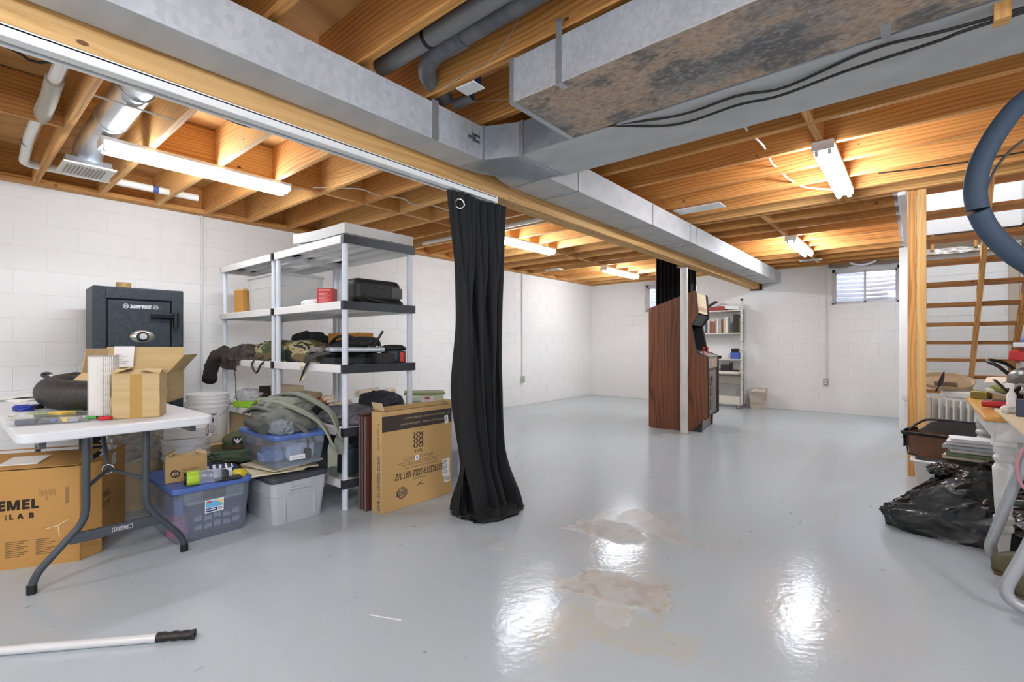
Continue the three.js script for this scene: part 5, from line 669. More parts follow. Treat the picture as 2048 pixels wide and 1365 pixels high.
{ const t = thing('black_bag', 'black padded bag with a strap on the third shelf', 'bag', [-3.46, L3, -2.12], 0.3), m = M('#17171a', 0.7); mesh('bag_body', blob(0.42, 0.25, 0.26, { seed: 79, amp: 0.12, freq: 3.4, fold: 0.04, flat: 0.3 }), m, t); mesh('flap', blob(0.3, 0.1, 0.24, { seed: 81, amp: 0.12, freq: 4 }).translate(0.1, 0.13, 0), M('#1e1c1c', 0.6), t); mesh('strap', tube([[-0.16, 0.12, 0.08], [-0.02, 0.2, 0.12], [0.12, 0.19, 0.1], [0.2, 0.1, 0.06]], 0.012, { seg: 8 }), black, t); }
{ const t = thing('silver_case', 'flat silver grey plastic case lying on the third shelf', 'case', [-3.3, L3 + 0.085, -2.06], 1.2); mesh('shell', bx(-0.2, 0.2, 0, 0.035, -0.13, 0.13, { r: 0.014, seg: 3 }), M('#b9bdc3', 0.35, { metalness: 0.3 }), t); mesh('grip', bx(0.09, 0.14, 0.034, 0.055, -0.03, 0.02, { r: 0.006 }), M('#9ca3ab', 0.4), t); }
carton('black_carton', 'flat black carton at the front edge of the third shelf', [-3.28, L3, -1.97], 1.5, 0.3, 0.045, 0.22, { m: M('#1b1c20', 0.5) }); carton('black_carton', 'deeper black carton under the silver case', [-3.24, L3, -2.2], 1.52, 0.16, 0.075, 0.3, { m: M('#221f1f', 0.55) });
{ const t = thing('tripod_stand', 'folded black mini tripod leaning up on the third shelf', 'tripod', [-3.2, L3 + 0.115, -2.17], 1.2); mesh('head_tube', rod([-0.02, 0.0, 0], [0.06, 0.13, 0.0], 0.009, 10), black, t); for (const [x, z] of [[0.04, 0.03], [0.035, -0.03], [-0.03, 0]]) mesh('leg', rod([0.025, 0.055, 0], [x, 0.006, z], 0.006, 8), black, t); }
{ const t = thing('round_tin', 'dark blue round tin with a red label on the third shelf', 'tin', [-3.17, L3, -2.32], 1.2); mesh('tin', lathe([[0, 0], [0.092, 0], [0.095, 0.006], [0.095, 0.045], [0.097, 0.047], [0.097, 0.055], [0.095, 0.057], [0.095, 0.088], [0.088, 0.095], [0, 0.095]], 36), M('#333a44', 0.35, { metalness: 0.4 }), t); mesh('label', sheet((u, v) => { const a = 0.28 + u * 0.42; return [0.0965 * Math.sin(a), 0.008 + v * 0.075, 0.0965 * Math.cos(a)]; }, 8, 2, 0.001), M('#d93a26', 0.5), t); }
one('black_pouch', 'soft black pouch resting on the round tin', 'pouch', blob(0.2, 0.06, 0.13, { seed: 83, amp: 0.12 }), M('#141210', 0.6), [-3.17, L3 + 0.0955, -2.32], 1.4);
one('drooping_folder', 'black portfolio drooping over the front of the third shelf', 'folder', sheet((u, v) => { const k = step(0.45, 1, v); return [-3.62 + u * (0.36 - 0.22 * k) + 0.03 * k, L3 + 0.05 + 0.035 * Math.sin(u * 2.5) - 0.19 * k * k * (1 - 0.75 * u), -1.93 + v * 0.16 + 0.01 * f3(u * 6, v * 6, 0, 4)]; }, 24, 20, 0.006), M('#1d1a19', 0.5)); one('white_card', 'folded white card sticking out below the black portfolio', 'card', sheet((u, v) => [-3.6 + u * 0.075 - 0.012 * v, L3 + 0.0 - v * 0.135, -1.786 + 0.01 * Math.sin(v * 9)], 4, 14, 0.002), paperCream); one('grey_cloth', 'small grey rag on the portfolio at the third shelf', 'cloth', blob(0.16, 0.05, 0.1, { seed: 85, amp: 0.3, freq: 4 }), M('#8b8784', 0.8), [-3.6, L3 + 0.085, -1.92]);

// ---- level 2 (y 1.455)
const L2y = 1.456;
{ const t = tub('storage_bin', 'large translucent bin with pale lid on the second shelf', [-4.5, L2y, -2.08], 0, 0.66, 0.3, 0.42, new THREE.MeshPhysicalMaterial({ color: '#f4f4f2', roughness: 0.3, transmission: 0.6, thickness: 0, ior: 1.4 }), new THREE.MeshPhysicalMaterial({ color: '#eceeee', roughness: 0.35, transmission: 0.5, thickness: 0 }), { taper: 0.04, lid: 0.022, ribs: false }); }
one('white_linen', 'heap of grey white cloth inside the large translucent bin', 'cloth', blob(0.52, 0.2, 0.3, { seed: 91, amp: 0.2, freq: 4, fold: 0.06 }), M('#c3c3c3', 0.8), [-4.5, L2y + 0.016, -2.08]);
{ const t = thing('paper_sack', 'narrow tan paper sack at the left of the second shelf', 'bag', [-5.02, L2y, -1.9], 0.3); mesh('sack', bx(-0.055, 0.055, 0, 0.22, -0.04, 0.04, { r: 0.008, seg: 2 }), M('#b8863f', 0.8), t); mesh('folded_top', bx(-0.05, 0.05, 0.215, 0.24, -0.03, 0.03, { r: 0.006 }), M('#cbb48c', 0.8), t); }
{ const rt = canvasTex(192, 192, (g) => { g.fillStyle = '#b8262c'; g.fillRect(0, 0, 192, 192); g.fillStyle = '#e6c9c4'; for (let i = 0; i < 9; i++) g.fillRect(22, 42 + i * 15, 60 + (i * 53) % 80, 4); g.fillStyle = '#f0e6e0'; g.font = 'bold 22px sans-serif'; g.fillText('INSTRUCTIONS', 18, 28, 150); }); const t = thing('red_box', 'small red printed box on the second shelf behind the corner post', 'box', [-3.48, L2y, -1.93], 0.6); mesh('carton', bx(-0.062, 0.062, 0, 0.125, -0.04, 0.04, { r: 0.002 }), M('#b8262c', 0.5), t); mesh('printed_face', plate(0.122, 0.123, [0, 0.0625, 0.0407], [0, 0, 1]), M(0xffffff, 0.5, { map: rt }), t); }
one('white_rag', 'crumpled white rag beside the red box on the second shelf', 'cloth', blob(0.22, 0.07, 0.14, { seed: 93, amp: 0.25, freq: 4 }), M('#e3e3e2', 0.8), [-3.68, L2y, -1.92]);
{ const t = thing('cooler_bag', 'rounded black zip case with a strap at the end of the second shelf', 'bag', [-3.19, L2y, -2.14], Math.PI / 2); mesh('case_body', bx(-0.21, 0.21, 0, 0.185, -0.11, 0.1, { r: 0.055, seg: 5 }), M('#161616', 0.55), t); mesh('zip', tr(new THREE.TorusGeometry(0.1, 0.004, 6, 40), { p: [0, 0.12, 0], r: [Math.PI / 2, 0, 0], s: [2.08, 1.02, 1] }), M('#2e2e2e', 0.4), t); mesh('strap', tube([[-0.2, 0.09, 0.06], [-0.1, 0.03, 0.115], [0.06, 0.012, 0.12], [0.18, 0.012, 0.11], [0.24, 0.03, 0.03], [0.21, 0.08, -0.02]], 0.01, { seg: 8 }), M('#1c1c1c', 0.7), t); mesh('label', bx(0.1, 0.2, 0.05, 0.13, 0.1, 0.103), M('#2a2422', 0.35), t); }
// ---- top
{ const t = thing('foam_sheet', 'flat grey foam slab lying on top of the banded shelving unit', 'foam slab', [-3.42, 1.916, -2.115], 0.01); mesh('slab', (() => { const g = new THREE.BoxGeometry(0.74, 0.072, 0.6, 40, 2, 24), p = g.attributes.position; for (let i = 0; i < p.count; i++) { const x = p.getX(i), z = p.getZ(i), e = 1 - step(0.1, 0.4, 0.37 + x); p.setY(i, p.getY(i) + 0.05 + 0.01 * e + 0.004 * f3(x * 14, p.getY(i) * 9, z * 14, 3) + (x < -0.2 ? (-0.2 - x) * 0.06 : 0)); } g.computeVertexNormals(); return uvBox(g); })(), M('#c3c4c2', 0.75), t); mesh('under_sheet', bx(-0.3, 0.36, 0, 0.013, -0.29, 0.29), M('#9b9b97', 0.8), t); }

// ---------------------------------------------------------------- mat carton and brown panels
{
  const t = thing('mat_carton', 'tall cardboard puzzle mat carton standing upside down beside the curtain', 'box', [-2.83, 0, -2.25], Math.PI / 2); t.rotation.z = 0; const W = 0.64, Hh = 0.69, D = 0.12;
  const ft = canvasTex(1024, 1104, (g, w, h) => { g.fillStyle = '#bc9862'; g.fillRect(0, 0, w, h); const r = rng(6); for (let i = 0; i < 700; i++) { g.fillStyle = `rgba(${r() > 0.5 ? '150,112,62' : '205,165,105'},.06)`; g.fillRect(r() * w, r() * h, 30 + r() * 150, 2); }
    g.save(); g.translate(w, h); g.rotate(Math.PI); const ink = '#2b2118'; g.fillStyle = ink;      // printed upside down
    g.fillStyle = '#3b322b'; g.fillRect(0, h - 215, w, 170); g.fillStyle = '#cdb28a'; g.font = '24px sans-serif'; g.fillText('•STRENGTH & WEIGHT TRAINING    •AGILITY & PERFORMANCE', 110, h - 150, 820); g.fillText('•PLYO    •RESISTANCE BANDS & LOOPS    •EXPLOSIVE & MOBILITY', 20, h - 85, 950);
    g.fillStyle = ink; g.font = 'bold 104px sans-serif'; g.fillText('EXERCISE PUZZLE MAT 1/2"', 150, 400, 720); g.font = '36px sans-serif'; g.fillText('ProsourceFit', 410, 310, 200); g.lineWidth = 8; g.strokeStyle = ink; g.beginPath(); g.moveTo(450, 215); g.quadraticCurveTo(520, 215, 520, 250); g.moveTo(470, 262); g.quadraticCurveTo(500, 225, 545, 205); g.stroke();
    g.font = '26px sans-serif'; g.fillText('Durable, non-slip mat foam protects floors', 220, 448, 600); g.fillText('while providing a comfortable workout area', 240, 484, 580); g.fillRect(215, 500, 620, 4); g.font = '46px sans-serif'; g.fillText('(24"L x 24"W x 1/2"T)', 300, 560, 430); g.font = 'bold 46px sans-serif'; g.fillText('BLACK', 470, 630, 110);
    for (let j = 0; j < 7; j++) for (let i = 0; i < 4; i++) { g.save(); g.translate(468 + i * 38, 665 + j * 26); g.rotate((i + j) % 2 ? 0.7 : -0.7); g.fillRect(-18, -7, 36, 14); g.restore(); } g.font = '24px sans-serif'; g.fillText('Covers 24 sq ft', 450, 875); g.fillText('6 Tiles with 12 Borders', 390, 910);
    g.strokeStyle = ink; g.lineWidth = 7; g.beginPath(); g.arc(760, 175, 62, 0, 7); g.stroke(); g.beginPath(); g.arc(760, 175, 48, 0, 7); g.stroke(); g.fillRect(688, 145, 144, 58); g.fillStyle = '#cdb28a'; g.font = 'bold 27px sans-serif'; g.fillText('LIFETIME', 694, 172, 130); g.fillText('WARRANTY', 694, 198, 130); g.restore();
    g.fillStyle = '#e8e8e6'; g.fillRect(870, 660, 118, 210); g.fillRect(900, 850, 95, 100); g.fillRect(450, 540, 56, 60); g.save(); g.translate(900, 130); g.rotate(-0.12); g.fillRect(0, 0, 60, 100); g.restore(); g.fillStyle = '#333'; for (let i = 0; i < 9; i++) { g.fillRect(880, 680 + i * 18, 60 + (i * 41) % 40, 6); g.fillRect(910 + i * 9, 880, i % 2 ? 3 : 5, 50); } for (let i = 0; i < 5; i++) g.fillRect(915 + (i % 2) * 6, 150 + i * 14, 26, 5); g.fillStyle = '#7d9acb'; g.fillRect(466, 556, 26, 26); });
  const sd = canvasTex(192, 1104, (g, w, h) => { g.fillStyle = '#c0a06c'; g.fillRect(0, 0, w, h); g.save(); g.translate(w / 2 + 22, 480); g.rotate(Math.PI / 2); g.fillStyle = '#2b2118'; g.font = 'bold 62px sans-serif'; g.fillText('EXERCISE PUZZLE MAT 1/2"  BLACK', 0, 0, 600); g.font = '54px sans-serif'; g.fillText('ProsourceFit', -360, 0, 300); g.restore(); });
  mesh('body', bx(-W / 2, W / 2, 0, Hh, -D / 2, D / 2, { r: 0.004 }), card, t); mesh('printed_face', plate(W - 0.004, Hh - 0.004, [0, Hh / 2, D / 2 + 0.0005], [0, 0, 1]), M(0xffffff, 0.8, { map: ft }), t); mesh('printed_side', plate(D - 0.004, Hh - 0.004, [-W / 2 - 0.0005, Hh / 2, 0], [-1, 0, 0]), M(0xffffff, 0.8, { map: sd }), t);
  mesh('flap', tr(bx(-W / 2 + 0.005, W / 2, 0, 0.005, -0.1, 0), { p: [0, Hh + 0.004, -D / 2 + 0.1], r: [0.12, 0, 0] }), cardIn, t); mesh('flap', tr(bx(-0.06, 0, 0, 0.004, -D / 2, D / 2), { p: [-W / 2 + 0.02, Hh + 0.006, 0], r: [0, 0, -1.2] }), cardLight, t); mesh('flap', tr(bx(-0.003, 0.003, 0, 0.035, -D / 2, D / 2), { p: [W / 2, Hh, 0], r: [0, 0, 0.1] }), cardLight, t);
}
for (let i = 0; i < 3; i++) { const t = thing('wooden_panel', ['dark red brown wooden panel beside the printed mat carton', 'middle dark brown panel standing behind the mat carton', 'dark brown panel nearest the shelf, standing behind the mat carton'][i], 'panel', [-2.918 - i * 0.036, 0, -2.2], Math.PI / 2, 'dark wooden panels'); mesh('board', bx(-0.3, 0.28 - i * 0.01, 0, 0.655 + i * 0.006, -0.016, 0.016, { r: 0.003, grain: 'y' }), M(['#4a241c', '#3c1c17', '#552a20'][i], 0.35), t); mesh('edge_strip', bx(-0.304, -0.299, 0.0, 0.65, -0.006, 0.006), M('#7a6a66', 0.3), t); }
// ---- glimpsed behind shelf and curtain
{ const t = thing('food_container', 'clear container with olive green lid seen behind the mat carton', 'container', [-3.3, 0.634, -2.74], 0.9); mesh('tub', bx(-0.16, 0.16, 0, 0.09, -0.11, 0.11, { r: 0.02, seg: 3 }), new THREE.MeshPhysicalMaterial({ color: '#d9dfcf', roughness: 0.1, transmission: 0.8, thickness: 0 }), t); mesh('lid', bx(-0.175, 0.175, 0.088, 0.108, -0.125, 0.125, { r: 0.009, seg: 2 }), M('#8b9464', 0.4), t); mesh('sticker', plate(0.1, 0.06, [0.02, 0.045, 0.1118], [0, 0, 1]), M('#e8dcd8', 0.5), t); mesh('red_mark', plate(0.04, 0.015, [0.02, 0.06, 0.1128], [0, 0, 1], 0.0008), M('#c23b34', 0.5), t); }
tub('grey_tote', 'pale tote behind the shelves carrying the green lidded container', [-3.3, 0, -2.78], 0.3, 0.5, 0.6, 0.38, M('#c9ccce', 0.5), M('#d5d7d8', 0.5), { lid: 0.03, ribs: false });
tub('storage_bin', 'small bin with dark blue side half hidden by the black curtain', [-2.83, 0, -3.02], 0.6, 0.3, 0.3, 0.24, M('#33338f', 0.45), M('#cfd0dc', 0.4), { lid: 0.02, ribs: false });

// ---------------------------------------------------------------- arcade machine
{
  const t = thing('arcade_cabinet', 'tall wood grained arcade cabinet with black screen recess behind the column', 'arcade machine', [-2.86, 0, -6.36], 7.5 * R);
  const wv = M(0xffffff, 0.42, { map: (() => { const q = woodTex(131, '#7a4a2c', '#472310', 1, 1024, 512, 9); q.repeat.set(1 / 2.4, 1 / 0.5); return q; })() }), mould = M('#17171a', 0.4), inside = M('#161618', 0.55);
  const prof = [[0, 0.02], [0, 1.655], [0.61, 1.868], [0.625, 1.84], [0.648, 1.54], [0.56, 1.412], [0.625, 1.052], [0.772, 0.99], [0.775, 0.2], [0.735, 0.17], [0.695, 0.165], [0.69, 0], [0.04, 0]];
  for (const z of [-0.02, -0.76]) { const g = uvBox(extrude(prof, 0.02, { bevel: 0.002 }), 'y'); mesh('side_panel', g.translate(0, 0, z), wv, t); }
  const c = new THREE.CurvePath(), fp = prof.slice(2, 12).map(([x, y]) => [x, y]); for (const z of [-0.01, -0.75]) mesh('edge_trim', pipe(fp.map(([x, y]) => [x + 0.002, y, z]), 0.0105, 0.012, 8), mould, t);
  mesh('inner_lining', extrude([[0.2, 1.05], [0.2, 1.7], [0.6, 1.85], [0.622, 1.84], [0.645, 1.54], [0.557, 1.412], [0.622, 1.055]], 0.003).translate(0, 0, -0.7385), inside, t); mesh('inner_lining', extrude([[0.02, 0.2], [0.02, 1.6], [0.55, 1.8], [0.6, 1.8], [0.62, 1.54], [0.535, 1.412], [0.6, 1.06], [0.73, 0.98], [0.73, 0.2]], 0.003).translate(0, 0, -0.0235), inside, t);
  const Z0 = -0.74, Z1 = -0.02, slab = (n, a, b, th, m, z0 = Z0, z1 = Z1) => { const dx = b[0] - a[0], dy = b[1] - a[1], L = Math.hypot(dx, dy); return mesh(n, tr(bx(0, L, -th, 0, z0, z1), { p: [a[0], a[1], 0], r: [0, 0, Math.atan2(dy, dx)] }), m, t); };
  mesh('back_panel', bx(0.004, 0.02, 0.04, 1.64, Z0, Z1), M('#3b2a1e', 0.8), t); slab('top_panel', [0.01, 1.65], [0.6, 1.856], 0.018, mould); mesh('bottom_panel', bx(0.02, 0.66, 0.03, 0.06, Z0, Z1), mould, t);
  const mq = canvasTex(512, 256, (g) => { g.fillStyle = '#cdb993'; g.fillRect(0, 0, 512, 256); const r = rng(12); for (let i = 0; i < 260; i++) { g.fillStyle = ['#b79a6e', '#dccba8', '#8f7a66', '#a6604a', '#6d6a70'][Math.floor(r() * 5)]; g.globalAlpha = 0.5; g.fillRect(r() * 500, r() * 220, 4 + r() * 26, 3 + r() * 12); } g.globalAlpha = 1; g.fillStyle = '#a05238'; for (let i = 0; i < 8; i++) g.fillRect(60 + i * 48, 170, 28, 54); g.fillStyle = '#3c3a3e'; g.fillRect(470, 0, 42, 256); });
  const mp = slab('marquee', [0.63, 1.575], [0.605, 1.85], 0.012, M(0xffffff, 0.35, { map: mq })); { const uv = mp.geometry.attributes.uv, p = mp.geometry.attributes.position; for (let i = 0; i < p.count; i++) uv.setXY(i, cl((Z1 - p.getZ(i)) / 0.72), cl((p.getY(i) - 1.57) / 0.285)); }
  slab('speaker_panel', [0.55, 1.43], [0.63, 1.56], 0.012, inside); slab('screen', [0.42, 1.08], [0.3, 1.5], 0.02, M('#060607', 0.12)); slab('screen_bezel', [0.6, 1.05], [0.4, 1.09], 0.012, inside); slab('recess_roof', [0.3, 1.5], [0.55, 1.43], 0.012, inside);
  const cp = slab('control_panel', [0.6, 1.055], [0.775, 0.995], 0.015, M('#8e8a86', 0.5)); for (const z of [-0.24, -0.52]) { mesh('joystick', [rod([0.68, 1.02, z], [0.675, 1.09, z], 0.007, 10), new THREE.SphereGeometry(0.018, 14, 10).translate(0.675, 1.1, z)], M('#c5281f', 0.3), t); }
  for (let i = 0; i < 4; i++) mesh('button', cyl(0.014, 0.02, 14).translate(0.71, 1.01, -0.27 - i * 0.035), M(['#c5281f', '#d8d4cc', '#c5281f', '#222'][i], 0.35), t);
  mesh('front_panel', bx(0.74, 0.765, 0.2, 0.985, Z0, Z1), M('#1a191a', 0.5), t); const fp2 = canvasTex(256, 64, (g) => { g.fillStyle = '#8d8474'; g.fillRect(0, 0, 256, 64); g.fillStyle = '#c98f5a'; for (let i = 0; i < 5; i++) { g.fillRect(120 + i * 14, 14, 9, 12); g.fillRect(112 + i * 16, 34, 11, 12); } }); mesh('front_badge', plate(0.7, 0.14, [0.766, 0.905, -0.38], [1, 0, 0]), M(0xffffff, 0.45, { map: fp2 }), t);
  const cd = mesh('coin_door', bx(0.762, 0.773, 0.22, 0.8, -0.58, -0.12, { r: 0.004 }), M('#6f675e', 0.4, { metalness: 0.5 }), t); for (const [y, h, z, w, m] of [[0.64, 0.09, -0.3, 0.11, '#2a2725'], [0.6, 0.05, -0.19, 0.06, '#1a1817'], [0.46, 0.12, -0.24, 0.13, '#3a3733'], [0.3, 0.12, -0.24, 0.15, '#5d564d']]) mesh('coin_plate', bx(0.772, 0.782, y, y + h, z - w / 2, z + w / 2, { r: 0.004 }), M(m, 0.35, { metalness: 0.6 }), cd); for (const [y, z] of [[0.7, -0.12], [0.4, -0.14], [0.56, -0.4], [0.3, -0.13]]) mesh('lock', tr(cyl(0.012, 0.014, 14), { p: [0.772, y, z], r: [0, 0, -Math.PI / 2] }), chrome, cd);
  mesh('kick_plate', bx(0.65, 0.672, 0.01, 0.2, Z0, Z1), M('#8a8078', 0.5), t); mesh('corner_guard', extrude([[0.56, 0], [0.693, 0], [0.693, 0.12]], 0.004).translate(0, 0, 0.001), mould, t);
}
// ---------------------------------------------------------------- wall desk with shelves
{
  const t = thing('shelf_desk', 'pale metal framed wall desk with shelves behind the arcade machine', 'desk', [-2.95, 0, -9.67]), m = M('#cfccc5', 0.5), bd = M('#d6d0c2', 0.5);
  for (const x of [-0.5, 0.5]) { mesh('upright', bx(x - 0.018, x + 0.018, 0.02, 1.95, 0.22, 0.27, { r: 0.003 }), m, t); mesh('rear_upright', bx(x - 0.014, x + 0.014, 0.02, 1.9, 0.0, 0.03), m, t); mesh('foot_rail', bx(x - 0.02, x + 0.02, 0.015, 0.055, 0, 0.5, { r: 0.004 }), M('#8d8a84', 0.5), t); mesh('foot', cyl(0.014, 0.06, 10).translate(x - 0.02, -0.001, 0.47), black, t); mesh('top_cap', bx(x - 0.02, x + 0.02, 1.95, 1.99, 0.218, 0.272, { r: 0.005 }), M('#3a3d42', 0.5), t); for (let i = 0; i < 9; i++) mesh('bracket', bx(x - 0.022, x + 0.026, 0.35 + i * 0.17, 0.362 + i * 0.17, 0.215, 0.274), M('#9b9890', 0.4), t); }
  for (const y of [1.79, 1.37, 0.885]) mesh('shelf', bx(-0.48, 0.48, y - 0.022, y, 0.0, 0.26, { r: 0.003 }), bd, t);
  mesh('desk_top', bx(-0.48, 0.48, 0.61, 0.66, 0.0, 0.42, { r: 0.02, seg: 3 }), bd, t); mesh('modesty_panel', bx(-0.47, 0.47, 0.42, 0.56, 0.05, 0.065), M('#c5beac', 0.6), t); mesh('back_panel', bx(-0.47, 0.47, 0.08, 0.42, 0.02, 0.03), M('#b9b7b2', 0.6), t); mesh('kick_panel', bx(-0.47, 0.47, 0.05, 0.2, 0.23, 0.245), bd, t);
}
{ const r = rng(21), cols = ['#b8483a', '#d8d2c4', '#c9c3b5', '#3f4f63', '#cfc9bb', '#8a4a3a', '#6d6557', '#b06a4a', '#d9d6cf', '#9aa0a2', '#7e3b30', '#c8b48a', '#e0ddd6', '#a85a40', '#575a60']; let x = -3.24;
  const nm = ['red', 'cream', 'stone grey', 'slate blue', 'pale', 'rust', 'taupe', 'orange brown', 'white', 'silver', 'maroon', 'tan', 'bright white', 'terracotta', 'charcoal'], od = ['leftmost', 'second', 'third', 'fourth', 'fifth', 'sixth', 'seventh', 'eighth', 'ninth', 'tenth', 'eleventh', 'twelfth', 'thirteenth', 'fourteenth', 'fifteenth'];
  for (let i = 0; i < 15; i++) { const w = 0.028 + r() * 0.02, h = 0.2 + r() * 0.1; if (x + w > -2.66) break; one('book', nm[i] + ' book, ' + od[i] + ' from the left in the desk shelf row', 'book', bx(0, w, 0, h, 0, 0.17, { r: 0.002 }), M(cols[i], 0.6), [x, 1.371, -9.62 + r() * 0.03], 0, 'row of books on the wall desk'); x += w + 0.003; }
  one('book', 'thick black binder at the right end of the desk book row', 'book', bx(0, 0.09, 0, 0.34, 0, 0.2, { r: 0.003 }), M('#2b2426', 0.5), [-2.6, 1.371, -9.63]); one('book', 'slim green book beside the black binder on the desk shelf', 'book', bx(0, 0.02, 0, 0.27, 0, 0.18), M('#7f8a4c', 0.5), [-2.508, 1.371, -9.63]); }
one('red_box', 'flat dark red box on the top desk shelf', 'box', bx(-0.15, 0.15, 0, 0.08, -0.09, 0.09, { r: 0.01, seg: 2 }), M('#8c2a26', 0.45), [-2.9, 1.791, -9.52]); one('paper_stack', 'white papers leaning on the top desk shelf', 'paper', tr(bx(-0.16, 0.16, 0, 0.06, -0.09, 0.09), { r: [0, 0, -0.12] }), paper, [-2.66, 1.812, -9.53]); one('dark_folder', 'dark folder propped behind the red box on the top desk shelf', 'folder', tr(bx(-0.09, 0.09, 0, 0.02, -0.08, 0.08), { r: [0, 0, 0.5] }), M('#4d5048', 0.6), [-3.0, 1.92, -9.54]);
one('blue_box', 'small blue box on the lower desk shelf', 'box', bx(-0.075, 0.075, 0, 0.12, -0.06, 0.06, { r: 0.004 }), M('#4560a8', 0.5), [-2.58, 0.886, -9.5]); one('black_organizer', 'black desk organizer on the blue box', 'organizer', bx(-0.07, 0.05, 0, 0.075, -0.05, 0.05, { r: 0.008 }), black, [-2.57, 1.007, -9.5]); one('black_cup', 'small black cup on the lower desk shelf', 'cup', lathe([[0, 0], [0.035, 0], [0.05, 0.06], [0.046, 0.06], [0.032, 0.006], [0, 0.006]], 20), black, [-2.87, 0.886, -9.5]); one('white_sheet', 'open white booklet on the lower desk shelf', 'paper', bx(-0.1, 0.1, 0, 0.015, -0.07, 0.07), paper, [-3.02, 0.886, -9.5], 0.2);
one('desk_machine', 'small dark machine on the desk top', 'machine', [bx(-0.1, 0.06, 0, 0.12, -0.06, 0.06, { r: 0.01 }), bx(0.05, 0.1, 0, 0.16, -0.04, 0.04, { r: 0.01 }), rod([-0.14, 0.02, 0.05], [0.0, 0.1, 0.06], 0.012, 8)], M('#2a2624', 0.5), [-2.72, 0.661, -9.48]); one('tissue', 'crumpled white tissue on the desk top', 'tissue', blob(0.14, 0.1, 0.1, { seed: 17, amp: 0.35, freq: 4 }), M('#ecebe8', 0.8), [-2.92, 0.661, -9.44]); one('cable_coil', 'black cable coil at the right of the desk top', 'cable', tr(new THREE.TorusGeometry(0.05, 0.012, 8, 24), { p: [0, 0.013, 0], r: [Math.PI / 2, 0, 0] }), black, [-2.55, 0.661, -9.45]);
{ const t = thing('waste_basket', 'beige bag lined waste basket beside the wall desk', 'waste basket', [-2.2, 0, -9.48], 0.35), m = M(0xffffff, 0.7, { map: mottle(['#a3978a', '#b3a798', '#bdb2a4'], 5, 7, 3, 18) }); const g = new THREE.CylinderGeometry(0.215, 0.16, 0.36, 4, 8, true).rotateY(Math.PI / 4).translate(0, 0.18, 0); mesh('bin', [toCreasedNormals(tr(g, { s: [1, 1, 0.7] }), 0.5), bx(-0.11, 0.11, 0.002, 0.012, -0.08, 0.08)], m, t); mesh('liner_rim', sheet((u, v) => { const a = u * 6.2832, c = Math.cos(a), s = Math.sin(a), k = 0.165 / Math.max(Math.abs(c), Math.abs(s) * 1.0), kk = Math.min(k, 0.19); return [c * kk * 0.96, 0.365 - v * 0.05 + 0.006 * Math.sin(u * 50), s * kk * 0.68]; }, 60, 4, 0.003), M('#d3c9be', 0.5), t); }

// ---------------------------------------------------------------- stair post and stairs
{ const o = thing('stair_post', 'doubled yellow pine post standing beside the stairs', 'post', [-0.005, 0, -5.53]); mesh('stud', bx(-0.062, 0.0, 0, 2.499, -0.045, 0.042, { r: 0.003, grain: 'y' }), wood[0], o); mesh('stud', bx(0.001, 0.064, 0, 2.499, -0.045, 0.045, { r: 0.003, grain: 'y' }), woodPost, o); }
{
  const t = thing('open_staircase', 'open wooden basement stairs with three stringers and no risers', 'stairs', [0, 0, 0]);
  const treadWood = M(0xffffff, 0.7, { map: woodTex(151, '#bd8a52', '#8a5729', 2) }), step_ = (n) => [1.193 + n * 0.21, -7.73 + n * 0.23];
  for (let n = -5; n <= 7; n++) { const [y, z] = step_(n); mesh('tread', bx(-0.075, 0.88, y - 0.038, y, z - 0.14, z + 0.13, { r: 0.004, grain: 'x' }), treadWood, t); }
  const [ya, za] = step_(-5.7), [yb, zb] = step_(7.6), L = Math.hypot(yb - ya, zb - za), a = Math.atan2(yb - ya, zb - za);
  for (const [x, i] of [[-0.045, 0], [0.5, 1], [0.83, 2]]) mesh('stringer', tr(bx(-0.02, 0.02, -0.14, -0.015, 0, L, { grain: 'z' }), { p: [x, ya - 0.02, za], r: [-a, 0, 0] }), wood[i], t);
}
one('wall_stud', 'bare wooden stud standing at the far wall beyond the stairs', 'stud', bx(-0.05, 0.05, 0, 2.5, -0.02, 0.02, { grain: 'y' }), M('#b9aa98', 0.8), [1.02, 0, -9.6]);
one('leaning_board', 'wide plywood board standing on the floor right of the stairs', 'board', tr(bx(-0.5, 0.5, 0, 1.45, -0.012, 0.012, { grain: 'y' }), { r: [-0.06, 0, 0] }), ply, [1.42, 0, -7.0], 0.5);

// ---------------------------------------------------------------- under and beside the stairs
{ const t = thing('oil_radiator', 'white oil filled radiator heater with seven fins behind the tool bag', 'heater', [0.275, 0, -5.62], -38 * R), m = M('#dcdad3', 0.38); for (let i = 0; i < 7; i++) mesh('fin', bx(-0.17 + i * 0.056, -0.157 + i * 0.056, 0.12, 0.68, -0.075, 0.075, { r: 0.006, seg: 2 }), m, t); for (const y of [0.18, 0.62]) mesh('manifold', rod([-0.17, y, 0], [0.18, y, 0], 0.028, 14), M('#b9bab0', 0.4), t); mesh('control_box', bx(-0.25, -0.175, 0.11, 0.69, -0.08, 0.08, { r: 0.012, seg: 3 }), m, t); for (const x of [-0.2, 0.15]) mesh('foot', [bx(x - 0.02, x + 0.02, 0.05, 0.1, -0.13, 0.13, { r: 0.01 })], m, t); for (const x of [-0.2, 0.15]) for (const z of [-0.11, 0.11]) mesh('caster', cyl(0.024, 0.03, 14).rotateX(Math.PI / 2).translate(x, 0.025, z - 0.015), black, t); }
carton('cardboard_box', 'carton behind the radiator that carries the lidded white bucket', [0.36, 0, -6.1], 0.1, 0.42, 0.35, 0.36, {});
